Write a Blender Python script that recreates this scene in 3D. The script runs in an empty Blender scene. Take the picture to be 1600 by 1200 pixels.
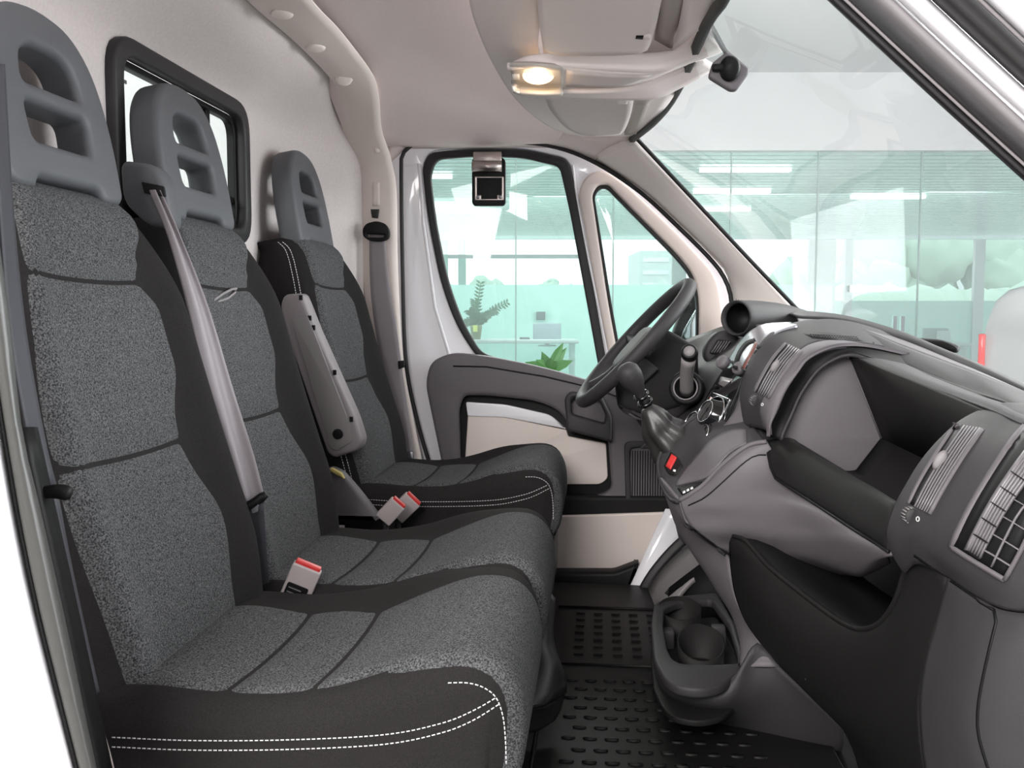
import bpy, bmesh, math, random
from mathutils import Vector, Matrix
from mathutils.bvhtree import BVHTree
random.seed(4)
scn = bpy.context.scene
COL = scn.collection
V = Vector

# ------------------------------------------------------------ camera, world, light
F_PX, PHI, PSI = 1450.0, math.atan(115/1450), math.atan(135/1450*math.cos(math.atan(115/1450)))
EYE = V((0, 0, 0.80))
FW = V((-math.sin(PSI)*math.cos(PHI), math.cos(PSI)*math.cos(PHI), -math.sin(PHI)))
RT = V((math.cos(PSI), math.sin(PSI), 0))
UP = RT.cross(FW)
cam = bpy.data.cameras.new('camera'); camo = bpy.data.objects.new('camera', cam); COL.objects.link(camo)
cam.sensor_width = 36; cam.lens = 36*F_PX/1600; cam.clip_start = 0.02; cam.clip_end = 200
m3 = Matrix((RT, UP, -FW)).transposed()
camo.matrix_world = Matrix.Translation(EYE) @ m3.to_4x4()
scn.camera = camo

w = bpy.data.worlds.new('world'); scn.world = w; w.use_nodes = True
w.node_tree.nodes['Background'].inputs[0].default_value = (0.93, 0.97, 1.0, 1)
w.node_tree.nodes['Background'].inputs[1].default_value = 1.35

def area(name, loc, rot, sx, sy, power, col=(1, .97, .94)):
    l = bpy.data.lights.new(name, 'AREA'); l.shape = 'RECTANGLE'; l.size = sx; l.size_y = sy
    l.energy = power; l.color = col
    o = bpy.data.objects.new(name, l); COL.objects.link(o); o.location = loc; o.rotation_euler = rot
    return o
def aimed(name, loc, tgt, sx, sy, power, col=(1, .97, .94)):
    o = area(name, loc, (0, 0, 0), sx, sy, power, col)
    o.rotation_euler = (V(tgt)-V(loc)).to_track_quat('-Z', 'Y').to_euler(); return o
aimed('added_fill', (-1.4, -2.2, 2.7), (.4, 1.6, .6), 3.0, 2.0, 240)  # light added behind the eye to brighten the dash faces
aimed('added_fill', (3.2, 4.2, 2.9), (-.4, 1.7, .5), 3.0, 2.0, 110)  # light added beyond the windscreen to brighten the bulkhead
aimed('window_daylight', (5.5, 2.4, 1.5), (-.8, 2.0, 1.1), 5.0, 2.2, 250, (.97, .98, 1))
aimed('added_fill', (-.6, 6.4, 2.9), (-.1, 2.2, 1.2), 4.0, 1.6, 130)  # unseen light added over the far side of the cab
aimed('office_fill', (1.0, 13.0, 2.2), (1.0, 17.0, 0), 9, 3, 150, (.95, 1, 1))  # unseen light added to brighten the office
scn.view_settings.view_transform = 'Standard'; scn.view_settings.look = 'None'
scn.view_settings.gamma = 1; scn.view_settings.use_curve_mapping = False
scn.view_settings.exposure = 0.88
scn.cycles.use_denoising = True
scn.cycles.max_bounces = 10; scn.cycles.transparent_max_bounces = 16
scn.cycles.sample_clamp_indirect = 6

# ------------------------------------------------------------ helpers: space
def ray(u, v):
    return (u-800)*RT - (v-600)*UP + F_PX*FW
def P(u, v, y):
    d = ray(u, v); return EYE + d*(y/d.y)
def PXX(u, v, x):
    d = ray(u, v); return EYE + d*(x/d.x)
def PZ(u, v, z):
    d = ray(u, v); return EYE + d*((z-EYE.z)/d.z)
def L(pts):
    return [P(*p) for p in pts]
def cr(p0, p1, p2, p3, t):
    return 0.5*((2*p1)+(p2-p0)*t+(2*p0-5*p1+4*p2-p3)*t*t+(3*p1-p0-3*p2+p3)*t**3)
def spline(pts, n, closed=False):
    """n points along a Catmull-Rom curve, evenly spaced"""
    pts = [V(p) for p in pts]; N = len(pts)
    if N == 2 and not closed:
        return [pts[0].lerp(pts[1], i/(n-1)) for i in range(n)]
    dense = []
    segs = N if closed else N-1
    for i in range(segs):
        if closed: a, b, c, d = pts[i-1], pts[i], pts[(i+1) % N], pts[(i+2) % N]
        else:
            b, c = pts[i], pts[i+1]
            a = pts[i-1] if i > 0 else b*2-c
            d = pts[i+2] if i+2 < N else c*2-b
        for k in range(12): dense.append(cr(a, b, c, d, k/12))
    if not closed: dense.append(pts[-1])
    else: dense.append(dense[0])
    cum = [0]
    for i in range(1, len(dense)): cum.append(cum[-1]+(dense[i]-dense[i-1]).length)
    out = []; tot = cum[-1]; j = 0
    m = n if closed else n-1
    for i in range(n):
        s = tot*i/m
        while j < len(cum)-2 and cum[j+1] < s: j += 1
        f = (s-cum[j])/max(1e-9, cum[j+1]-cum[j])
        out.append(dense[j].lerp(dense[j+1], min(1, max(0, f))))
    return out
def fillet(pts, r, n=5):
    """round the corners of a closed polygon"""
    pts = [V(p) for p in pts]; out = []
    N = len(pts)
    for i in range(N):
        rr = r[i] if isinstance(r, (list, tuple)) else r
        p, a, b = pts[i], pts[i-1], pts[(i+1) % N]
        da, db = (a-p), (b-p)
        q = min(rr, da.length*.49, db.length*.49)
        s, e = p+da.normalized()*q, p+db.normalized()*q
        for k in range(n+1):
            t = k/n
            out.append(s*(1-t)**2+p*2*t*(1-t)+e*t*t)
    return out
def sm(a, b, x):
    t = min(1, max(0, (x-a)/(b-a))); return t*t*(3-2*t)

# ------------------------------------------------------------ helpers: objects
def ancestor_offset(parent):
    o = V((0, 0, 0)); p = parent
    while p: o += p.location; p = p.parent
    return o
def mesh_obj(name, verts, faces, mat, parent=None, smooth=True, base=None):
    me = bpy.data.meshes.new(name)
    verts = [V(v) for v in verts]
    if parent is None:
        if base is None:
            lo = V([min(v[i] for v in verts) for i in range(3)]); hi = V([max(v[i] for v in verts) for i in range(3)])
            base = V(((lo.x+hi.x)/2, (lo.y+hi.y)/2, lo.z))
        off = V(base)
    else: off = ancestor_offset(parent)
    me.from_pydata([v-off for v in verts], [], faces)
    me.materials.append(mat)
    me.polygons.foreach_set('use_smooth', [smooth]*len(me.polygons))
    o = bpy.data.objects.new(name, me); COL.objects.link(o)
    if parent is None: o.location = off
    else: o.parent = parent
    me.update()
    return o
def recalc(o):
    bm = bmesh.new(); bm.from_mesh(o.data); bmesh.ops.remove_doubles(bm, verts=bm.verts, dist=1e-6)
    bmesh.ops.recalc_face_normals(bm, faces=bm.faces); bm.to_mesh(o.data); bm.free(); return o
def tag(o, label=None, cat=None, group=None, kind=None):
    if label: o['label'] = label
    if cat: o['category'] = cat
    if group: o['group'] = group
    if kind: o['kind'] = kind
    return o
def empty(name, loc, label, cat, group=None, kind=None):
    o = bpy.data.objects.new(name, None); COL.objects.link(o); o.location = loc; o.empty_display_size = .1
    return tag(o, label, cat, group, kind)
def solid(o, th, off=-1):
    m = o.modifiers.new('thickness', 'SOLIDIFY'); m.thickness = th; m.offset = off; return o
def bevel(o, wd, seg=2, ang=35):
    m = o.modifiers.new('bevel', 'BEVEL'); m.width = wd; m.segments = seg; m.limit_method = 'ANGLE'; m.angle_limit = math.radians(ang)
    for p in o.data.polygons: p.use_smooth = True
    m.harden_normals = False
    return o
def grid_faces(nr, nc, wrap=False):
    f = []
    for i in range(nr-1):
        for j in range(nc-(0 if wrap else 1)):
            k = (j+1) % nc
            f.append((i*nc+j, i*nc+k, (i+1)*nc+k, (i+1)*nc+j))
    return f
def loft(name, rows, mat, parent=None, n=28, m=None, th=.006, smooth_rows=True, off=None, raw=False):
    """surface through several open polylines; thickness goes away from the eye"""
    R = [spline(r, n) for r in rows]
    if m and m > len(R):
        cols = [spline([r[j] for r in R], m) if smooth_rows else None for j in range(n)]
        R = [[cols[j][i] for j in range(n)] for i in range(m)]
    verts = [p for r in R for p in r]
    faces = grid_faces(len(R), n)
    # orient normals to the eye
    s = 0
    for f in faces:
        a, b, c = verts[f[0]], verts[f[1]], verts[f[2]]
        nn = (b-a).cross(c-a); s += nn.dot(EYE-a)
    if s < 0: faces = [tuple(reversed(f)) for f in faces]
    o = mesh_obj(name, verts, faces, mat, parent)
    if th and not raw: solid(o, th, -1 if off is None else off)
    return o
def bvh(*objs):
    vs, fs = [], []
    for o in objs:
        off = ancestor_offset(o); b = len(vs)
        vs += [v.co+off for v in o.data.vertices]
        fs += [tuple(b+i for i in p.vertices) for p in o.data.polygons]
    return BVHTree.FromPolygons(vs, fs)
def hit(t, u, v, off=0.0):
    d = ray(u, v).normalized(); h = t.ray_cast(EYE, d)
    if h[0] is None:
        k = 1.3
        for _ in range(5): k = (t.find_nearest(EYE+d*k)[0]-EYE).dot(d)
        return EYE+d*(k-off)
    return h[0]-d*off
def stick(name, rows, t, mat, parent, off=.003, n=14, m=8, th=.004, smooth=True):
    """piece that lies on a surface; rows are pixel polylines"""
    R = [spline([V((a[0], a[1], 0)) for a in r], n) for r in rows]
    if m > len(R):
        cols = [spline([r[j] for r in R], m) for j in range(n)]
        R = [[cols[j][i] for j in range(n)] for i in range(m)]
    R3 = [[hit(t, p.x, p.y, off) for p in r] for r in R]
    verts = [p for r in R3 for p in r]; faces = grid_faces(len(R3), n)
    s = sum(((verts[f[1]]-verts[f[0]]).cross(verts[f[2]]-verts[f[0]])).dot(EYE-verts[f[0]]) for f in faces)
    if s < 0: faces = [tuple(reversed(f)) for f in faces]
    o = mesh_obj(name, verts, faces, mat, parent, smooth); solid(o, th, -1); return o
def tube_geo(pts, r, seg=8, closed=False, flat=None):
    pts = [V(p) for p in pts]; n = len(pts); vs, fs = [], []
    prev = None
    for i, p in enumerate(pts):
        if closed: t = pts[(i+1) % n]-pts[i-1]
        else: t = pts[min(n-1, i+1)]-pts[max(0, i-1)]
        t.normalize()
        if prev is None:
            a = V((0, 0, 1)) if abs(t.z) < .9 else V((1, 0, 0))
            nx = t.cross(a).normalized()
        else: nx = (prev-t*prev.dot(t)).normalized()
        prev = nx; ny = t.cross(nx)
        rr = r[i] if isinstance(r, (list, tuple)) else r
        for k in range(seg):
            a = 2*math.pi*k/seg
            vs.append(p+nx*math.cos(a)*rr+ny*math.sin(a)*rr)
    fs = grid_faces(n, seg, True)
    if closed: fs += [((n-1)*seg+k, (n-1)*seg+(k+1) % seg, (k+1) % seg, k) for k in range(seg)]
    else:
        fs.append(tuple(reversed(range(seg)))); fs.append(tuple((n-1)*seg+k for k in range(seg)))
    return vs, fs
def tube(name, pts, r, mat, parent=None, seg=8, closed=False):
    vs, fs = tube_geo(pts, r, seg, closed); return recalc(mesh_obj(name, vs, fs, mat, parent))
def ribbon(name, pts, width, mat, parent=None, th=.0015, wdir=V((0, 1, 0)), twist=None):
    """strap: centre line, width per point, width direction per point"""
    vs = []
    n = len(pts); K = 5
    for i, p in enumerate(pts):
        w_ = width[i] if isinstance(width, (list, tuple)) else width
        d = (wdir[i] if isinstance(wdir, list) else wdir)
        for k in range(K): vs.append(V(p)+V(d)*w_*(k/(K-1)-.5))
    o = mesh_obj(name, vs, grid_faces(n, K), mat, parent); solid(o, th, 0); return o
MY = Matrix(((1, 0, 0), (0, 0, -1), (0, 1, 0))).to_4x4()      # plane x-z, normal -y
def plate(name, loops, mat, parent=None, th=.01, bev=.002, M=None, y=None, bseg=2, smooth=True, base=None):
    """flat slab with holes; loops in plane coordinates; M maps plane to world"""
    cu = bpy.data.curves.new(name, 'CURVE'); cu.dimensions = '2D'; cu.fill_mode = 'BOTH'
    for lp in loops:
        s = cu.splines.new('POLY'); s.points.add(len(lp)-1)
        for i, p in enumerate(lp): s.points[i].co = (p[0], p[1], 0, 1)
        s.use_cyclic_u = True
    cu.extrude = max(0.0001, th/2-bev); cu.bevel_depth = bev; cu.bevel_resolution = bseg; cu.offset = -bev
    co = bpy.data.objects.new('tmp', cu); COL.objects.link(co)
    dg = bpy.context.evaluated_depsgraph_get()
    me = bpy.data.meshes.new_from_object(co.evaluated_get(dg))
    bpy.data.objects.remove(co); bpy.data.curves.remove(cu)
    if M is None: M = Matrix.Translation((0, y, 0)) @ MY
    vs = [M @ v.co for v in me.vertices]; fs = [tuple(p.vertices) for p in me.polygons]
    bpy.data.meshes.remove(me)
    o = mesh_obj(name, vs, fs, mat, parent, False, base)
    bm = bmesh.new(); bm.from_mesh(o.data); bmesh.ops.remove_doubles(bm, verts=bm.verts, dist=2e-5)
    bmesh.ops.recalc_face_normals(bm, faces=bm.faces); bm.to_mesh(o.data); bm.free()
    if smooth:
        for p in o.data.polygons: p.use_smooth = True
        try: o.data.set_sharp_from_angle(angle=math.radians(38))
        except Exception: pass
    return o
def pl(pts, y, r=0, closed_spline=0):
    """pixel outline at depth y to x-z plane coordinates"""
    q = [P(a, b, y) for a, b in pts]; q = [V((p.x, p.z, 0)) for p in q]
    if closed_spline: return spline(q, closed_spline, True)
    return fillet(q, r) if r else q
def box_geo(c, s, M=None):
    vs = []
    for z in (-1, 1):
        for x, y in ((-1, -1), (1, -1), (1, 1), (-1, 1)):
            p = V((x*s[0]/2, y*s[1]/2, z*s[2]/2))
            if M: p = M @ p
            vs.append(p+V(c))
    return vs, [(3, 2, 1, 0), (4, 5, 6, 7), (0, 1, 5, 4), (1, 2, 6, 5), (2, 3, 7, 6), (3, 0, 4, 7)]
def box(name, c, s, mat, parent=None, M=None, bev=0, seg=2):
    vs, fs = box_geo(c, s, M); o = mesh_obj(name, vs, fs, mat, parent, False)
    if bev: bevel(o, bev, seg)
    return o
def join_geo(parts):
    V_, F_ = [], []
    for vs, fs in parts:
        b = len(V_); V_ += vs; F_ += [tuple(b+i for i in f) for f in fs]
    return V_, F_
def lathe(name, prof, mat, parent=None, M=Matrix(), seg=24):
    """profile (r, h) around local z"""
    vs = []
    for r, h in prof:
        for k in range(seg):
            a = 2*math.pi*k/seg; vs.append(M @ V((r*math.cos(a), r*math.sin(a), h)))
    n = len(prof); fs = grid_faces(n, seg, True)
    fs.append(tuple(reversed(range(seg)))); fs.append(tuple((n-1)*seg+k for k in range(seg)))
    return recalc(mesh_obj(name, vs, fs, mat, parent))
def frame_to(p, d, upv=V((0, 0, 1))):
    """matrix with local z along d at p"""
    z = V(d).normalized(); x = upv.cross(z)
    if x.length < 1e-3: x = V((1, 0, 0))
    x.normalize(); y = z.cross(x)
    return Matrix.Translation(p) @ Matrix((x, y, z)).transposed().to_4x4()

# ------------------------------------------------------------ materials
def mat(name, col, rough=.5, metal=0, spec=.5, noise=None, bump=None, coat=0, emit=None, estr=1):
    m = bpy.data.materials.new(name); m.use_nodes = True; nt = m.node_tree; b = nt.nodes['Principled BSDF']
    b.inputs['Base Color'].default_value = (*col, 1); b.inputs['Roughness'].default_value = rough
    b.inputs['Metallic'].default_value = metal; b.inputs['Specular IOR Level'].default_value = spec
    b.inputs['Coat Weight'].default_value = coat
    if emit: b.inputs['Emission Color'].default_value = (*emit, 1); b.inputs['Emission Strength'].default_value = estr
    tc = nt.nodes.new('ShaderNodeTexCoord')
    if noise:
        sc, c2, lo, hi = noise
        n = nt.nodes.new('ShaderNodeTexNoise'); n.inputs['Scale'].default_value = sc; n.inputs['Detail'].default_value = 3
        nt.links.new(tc.outputs['Object'], n.inputs['Vector'])
        r = nt.nodes.new('ShaderNodeValToRGB'); r.color_ramp.elements[0].position = lo; r.color_ramp.elements[1].position = hi
        r.color_ramp.elements[0].color = (*col, 1); r.color_ramp.elements[1].color = (*c2, 1)
        nt.links.new(n.outputs['Fac'], r.inputs[0]); nt.links.new(r.outputs[0], b.inputs['Base Color'])
    if bump:
        sc, st = bump
        n = nt.nodes.new('ShaderNodeTexNoise'); n.inputs['Scale'].default_value = sc; n.inputs['Detail'].default_value = 2
        nt.links.new(tc.outputs['Object'], n.inputs['Vector'])
        bp = nt.nodes.new('ShaderNodeBump'); bp.inputs['Strength'].default_value = st; bp.inputs['Distance'].default_value = .001
        nt.links.new(n.outputs['Fac'], bp.inputs['Height']); nt.links.new(bp.outputs[0], b.inputs['Normal'])
    return m
def glass(name, tint, refl=.08, haze=0.0, hazecol=(.8, .85, .85)):
    m = bpy.data.materials.new(name); m.use_nodes = True; nt = m.node_tree
    for n in list(nt.nodes):
        if n.type != 'OUTPUT_MATERIAL': nt.nodes.remove(n)
    out = [n for n in nt.nodes if n.type == 'OUTPUT_MATERIAL'][0]
    t = nt.nodes.new('ShaderNodeBsdfTransparent'); t.inputs[0].default_value = (*tint, 1)
    g = nt.nodes.new('ShaderNodeBsdfGlossy'); g.inputs['Roughness'].default_value = .02
    lw = nt.nodes.new('ShaderNodeLayerWeight'); lw.inputs[0].default_value = .5
    pw = nt.nodes.new('ShaderNodeMath'); pw.operation = 'POWER'; pw.inputs[1].default_value = 5; nt.links.new(lw.outputs['Facing'], pw.inputs[0])
    fr = nt.nodes.new('ShaderNodeMath'); fr.operation = 'MULTIPLY_ADD'; fr.inputs[1].default_value = .6; fr.inputs[2].default_value = .03
    nt.links.new(pw.outputs[0], fr.inputs[0])
    mx = nt.nodes.new('ShaderNodeMixShader'); nt.links.new(fr.outputs[0], mx.inputs[0])
    nt.links.new(t.outputs[0], mx.inputs[1]); nt.links.new(g.outputs[0], mx.inputs[2])
    last = mx
    if haze:
        d = nt.nodes.new('ShaderNodeBsdfTranslucent'); d.inputs[0].default_value = (*hazecol, 1)
        d2 = nt.nodes.new('ShaderNodeBsdfDiffuse'); d2.inputs[0].default_value = (*hazecol, 1)
        a = nt.nodes.new('ShaderNodeMixShader'); nt.links.new(d.outputs[0], a.inputs[1]); nt.links.new(d2.outputs[0], a.inputs[2])
        mh = nt.nodes.new('ShaderNodeMixShader'); mh.inputs[0].default_value = haze
        nt.links.new(mx.outputs[0], mh.inputs[1]); nt.links.new(a.outputs[0], mh.inputs[2]); last = mh
    nt.links.new(last.outputs[0], out.inputs[0])
    return m
M = {}
M['fab'] = mat('light_seat_fabric', (.020, .0205, .022), .95, noise=(480, (.135, .137, .142), .36, .66), bump=(600, .6), spec=.08)
M['dfab'] = mat('dark_seat_fabric', (.016, .015, .015), .9, noise=(900, (.026, .024, .024), .4, .6), bump=(1200, .4), spec=.08)
M['head'] = mat('headrest_plastic', (.085, .088, .097), .55, bump=(900, .25), spec=.4)
M['dash'] = mat('dash_plastic', (.033, .031, .033), .58, bump=(700, .35), spec=.35)
M['dash2'] = mat('dash_plastic_lit_grey', (.115, .104, .114), .55, bump=(700, .3), spec=.4)  # lit copy of dash plastic, light put in the colour; also grey parts
M['dashd'] = mat('dash_plastic_dark', (.010, .0095, .0095), .6, bump=(700, .35), spec=.22)
M['black'] = mat('black_plastic', (.006, .006, .0065), .5, spec=.2)
M['gloss'] = mat('gloss_black', (.006, .006, .007), .08, spec=.6, coat=.5)
M['rub'] = mat('rubber_seal', (.018, .017, .018), .55, spec=.4)
M['beige'] = mat('beige_trim', (.74, .655, .615), .6, bump=(500, .2), spec=.3)
M['arch'] = mat('arch_trim', (.78, .70, .655), .6, bump=(500, .2), spec=.3)
M['pillar'] = mat('pillar_trim', (.88, .80, .765), .6, bump=(500, .15), spec=.3)
M['liner'] = mat('headliner_fabric', (.80, .705, .69), .95, noise=(300, (.84, .745, .73), .35, .65), bump=(700, .5), spec=.1)
M['wall'] = mat('bulkhead_fabric', (.53, .485, .475), .92, noise=(160, (.57, .525, .515), .35, .65), bump=(500, .5), spec=.1)
M['visor'] = mat('sun_visor_vinyl', (.68, .615, .60), .7, bump=(300, .2), spec=.2)
M['over'] = mat('overhead_plastic', (.80, .725, .71), .55, bump=(400, .15), spec=.35)
M['strip'] = mat('overhead_strip', (.36, .32, .295), .6, spec=.3)
M['paint'] = mat('white_paint', (.88, .87, .91), .18, spec=.5, coat=.6)
M['belt'] = mat('belt_webbing', (.23, .205, .22), .45, bump=(1500, .4), spec=.5)
M['beltd'] = mat('belt_webbing_dark', (.045, .045, .055), .55, bump=(1500, .4), spec=.4)
M['chrome'] = mat('chrome', (.75, .75, .78), .12, metal=1)
M['silver'] = mat('silver_plastic', (.36, .36, .39), .25, metal=.7)
M['steel'] = mat('brushed_metal', (.45, .40, .38), .3, metal=1)
M['red'] = mat('red_plastic', (.55, .03, .03), .4)
M['grey'] = mat('grey_plastic', (.20, .185, .19), .5)
M['greyarm'] = mat('armrest_plastic', (.215, .19, .20), .5, bump=(500, .2))
M['slat'] = mat('vent_slat', (.15, .14, .15), .35, spec=.5)
M['white'] = mat('white_print', (.8, .8, .8), .6)
M['thread'] = mat('white_thread', (.72, .70, .72), .7)
M['leather'] = mat('black_leatherette', (.026, .024, .024), .38, bump=(300, .3), spec=.5)
M['mat'] = mat('rubber_mat', (.007, .0065, .0065), .5, spec=.22)
M['glass'] = glass('clear_glass', (.93, .97, .96))
M['wind'] = glass('windshield_glass', (.93, .96, .955), haze=.10)  # haze mixes a pale veil of reflected light into the glass
M['fac'] = glass('facade_glass', (.91, .975, .965), haze=.16, hazecol=(.86, .95, .93))
M['mirror'] = mat('mirror_glass', (.55, .62, .64), .08, metal=1)
M['lampglow'] = mat('lamp_glow', (1, .8, .5), .4, emit=(1, .66, .34), estr=3.2)
M['lens'] = mat('lamp_lens', (.45, .42, .39), .2, spec=.6)
M['leaf'] = mat('leaf_green', (.035, .10, .045), .4)
M['leaf2'] = mat('leaf_bright', (.07, .22, .05), .4)
M['pot'] = mat('pot_olive', (.20, .20, .09), .5)
M['sfloor'] = mat('showroom_tiles', (.66, .64, .62), .25)
M['swall'] = mat('showroom_white', (.62, .62, .63), .6)
M['teal'] = mat('teal_wall', (.55, .78, .72), .6)
M['ceil'] = mat('metal_ceiling', (.72, .80, .79), .25, metal=.5)
M['desk'] = mat('desk_white', (.70, .74, .74), .4)
M['mon'] = mat('monitor_grey', (.10, .11, .13), .35)
M['car'] = mat('car_grey', (.50, .51, .51), .25, coat=.5)
M['carred'] = mat('tail_lamp_red', (.7, .03, .03), .2)
M['build'] = mat('building_pale', (.62, .66, .66), .7)
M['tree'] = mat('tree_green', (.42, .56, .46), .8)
M['road'] = mat('ground_grey', (.35, .38, .36), .9)

# ============================================================ STRUCTURE OF THE CAB
# ---- bulkhead
def wall_x(y, z):
    a = sm(1.27, 1.47, z); b = sm(2.42, 2.84, y)
    return -.865+.15*(1-(1-a)*(1-b))
wy0, wy1, wz0, wz1 = 1.57, 2.20, .955, 1.288
def in_win(y, z, m=.02): return wy0+m < y < wy1-m and wz0+m < z < wz1-m
ys = [.92+i*(2.84-.92)/96 for i in range(97)]; zs = [0+i*(1.47)/74 for i in range(75)]
vs = [V((wall_x(y, z), y, z)) for z in zs for y in ys]
fs = []
for i in range(74):
    for j in range(96):
        if in_win((ys[j]+ys[j+1])/2, (zs[i]+zs[i+1])/2): continue
        fs.append((i*97+j, i*97+j+1, (i+1)*97+j+1, (i+1)*97+j))
wb = mesh_obj('wall_back', vs, fs, M['wall']); solid(wb, .012, 1)
tag(wb, kind='structure')
hb = lathe('wall_clip', [(.0, 0), (.012, 0), (.016, .003), (.012, .008), (0, .009)], M['rub'], wb, Matrix.Translation((wall_x(2.66, .9)+.003, 2.63, .97)) @ Matrix.Rotation(math.pi/2, 4, 'Y') @ Matrix.Diagonal((1.7, 1, 1, 1)), 16)
# ---- bulkhead window: plane at x, coordinates (y, z)
def MYZ(x, lean=0.0):
    # local X -> +y , local Y -> +z, normal +x
    return Matrix.Translation((x, 0, 0)) @ Matrix(((0, lean, 1), (1, 0, 0), (0, 1, 0))).to_4x4()
def rr(a0, b0, a1, b1, r, n=6): return fillet([V((a0, b0, 0)), V((a1, b0, 0)), V((a1, b1, 0)), V((a0, b1, 0))], r, n)
w1 = empty('window_1', (-.86, (wy0+wy1)/2, wz0), None, None, kind='structure')
plate('window_frame', [rr(wy0, wz0, wy1, wz1, .075), rr(wy0+.035, wz0+.035, wy1-.035, wz1-.035, .05)], M['rub'], w1, .028, .007, MYZ(-.848))
plate('inner_frame', [rr(wy0+.035, wz0+.035, wy1-.035, wz1-.035, .05), rr(wy0+.047, wz0+.047, wy1-.047, wz1-.047, .04)], M['black'], w1, .02, .003, MYZ(-.866))
ymid = 2.02
plate('pane_sticker', [rr(1.64, 1.215, 1.675, 1.222, .001)], M['grey'], w1, .002, .0004, MYZ(-.869))
box('sash_stile', (-.868, ymid, (wz0+wz1)/2), (.012, .022, wz1-wz0-.08), M['black'], w1, bev=.002)
box('sash_rail', (-.868, (ymid+wy1)/2, 1.06), (.012, wy1-ymid-.07, .014), M['black'], w1, bev=.002)
plate('pane', [rr(wy0+.04, wz0+.04, ymid, wz1-.04, .04)], M['glass'], w1, .004, .001, MYZ(-.873))
plate('pane', [rr(ymid, wz0+.04, wy1-.04, wz1-.04, .04)], M['glass'], w1, .004, .001, MYZ(-.867))
# ---- far side wall of the cargo bay seen through the bulkhead window
cw = box('wall_cargo', (-2.2, 2.86, .7), (2.6, .03, 2.0), M['swall']); tag(cw, kind='structure')

# ---- ceiling (headliner)
def ceil_z(x, y):
    z = 1.452-.165*sm(2.36, 2.82, y)
    return z - .02*sm(-.3, .25, x)
rows = []
for i in range(40):
    y = .9+i*(2.815-.9)/39
    rows.append([V((x, y, ceil_z(x, y))) for x in [-.74+k*(.84)/24 for k in range(25)]])
vs = [p for r in rows for p in r]
cl = mesh_obj('ceiling', vs, [tuple(reversed(f)) for f in grid_faces(40, 25)], M['liner']); solid(cl, .02, -1); tag(cl, kind='structure')
cl.modifiers[0].offset = -1

# ---- arch trim over the roof and down the driver-side pillar
A = L([(250, -140, 1.50), (385, 0, 1.87), (462, 67, 2.17), (516, 123, 2.46), (526, 150, 2.56), (530, 187, 2.66), (536, 222, 2.73), (546, 240, 2.76), (556, 260, 2.785), (559, 300, 2.79), (560, 400, 2.79), (578, 520, 2.79), (596, 640, 2.79), (615, 760, 2.79)])
B = L([(385, -140, 1.46), (488, 0, 1.85), (534, 50, 2.12), (582, 115, 2.44), (592, 150, 2.55), (596, 200, 2.66), (605, 228, 2.73), (611, 245, 2.76), (614, 262, 2.775), (620, 300, 2.78), (622, 420, 2.78), (630, 560, 2.78), (644, 640, 2.78), (664, 740, 2.78)])
def inset(Aq, Bq, f, d):
    out = []
    for a, b in zip(Aq, Bq):
        out.append(a.lerp(b, f)+(EYE+V((0, .3, -.2))-a).normalized()*d)
    return out
A_, B_ = spline(A, 60), spline(B, 60)
t1 = loft('trim_1', [[a+(a-EYE).normalized()*.02 for a in A_], A_, inset(A_, B_, .05, .012), inset(A_, B_, .45, .016), inset(A_, B_, .8, .016), inset(A_, B_, .97, .010), B_, [b+(b-EYE).normalized()*.03 for b in B_]], M['arch'], n=60, th=.004)
tag(t1, kind='structure')
tb = bvh(t1)
for (u, v) in ((441, 21), (493, 74), (537, 123)):
    p = hit(tb, u, v, .0); 
    lathe('trim_cap', [(0, 0), (.024, 0), (.022, .004), (.016, .006), (0, .0065)], M['arch'], t1, frame_to(p, V((.1, -.1, -1)) if v < 100 else V((.2, -.5, -.8))), 20)
for (u, v) in ((548, 237), (589, 235)):
    lathe('screw_cap', [(0, 0), (.009, 0), (.007, .002), (0, .003)], M['arch'], t1, frame_to(hit(tb, u, v, 0), V((.2, -.7, -.5))), 12)
stick('slot_cover', [[(582, 285), (582, 322)], [(593, 285), (593, 322)]], tb, M['arch'], t1, .004, 6, 4, .003)
stick('belt_height_slot', [[(579, 327), (581, 340)], [(592, 327), (590, 341)]], tb, M['rub'], t1, .006, 5, 4, .006)

# ---- driver-side door surround: rail above the door, pillar trims, seal
seal = L([(676, 742, 2.80), (650, 650, 2.80), (634, 560, 2.80), (629, 420, 2.80), (627, 260, 2.80), (630, 240, 2.80), (642, 228, 2.80), (668, 223, 2.80), (800, 222, 2.79), (868, 230, 2.78), (930, 254, 2.77), (1000, 300, 2.76), (1060, 355, 2.75), (1110, 405, 2.74), (1133, 437, 2.73), (1143, 475, 2.72), (1143, 560, 2.72)])
ds = tube('door_seal', seal and spline(seal, 90), .0062, M['rub'], None, 8); ds.name = 'trim_2'; tag(ds, kind='structure')
# A pillar trim (driver side)
wl = L([(990, 215, 2.66), (1030, 258, 2.66), (1100, 333, 2.66), (1170, 408, 2.66), (1250, 492, 2.66), (1290, 540, 2.66)])
sl = L([(925, 248, 2.775), (1000, 297, 2.77), (1060, 351, 2.76), (1112, 401, 2.75), (1139, 440, 2.74), (1148, 540, 2.72)])
mid = [a.lerp(b, .5)+V((-.01, -.02, 0)) for a, b in zip(spline(sl, 6), spline(wl, 6))]
pa = loft('trim_3', [spline(sl, 30), mid, spline(wl, 30), [p+V((.02, .06, 0)) for p in spline(wl, 30)]], M['pillar'], n=30, m=10, th=.006)
tag(pa, kind='structure')
tpa = bvh(pa)
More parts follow.
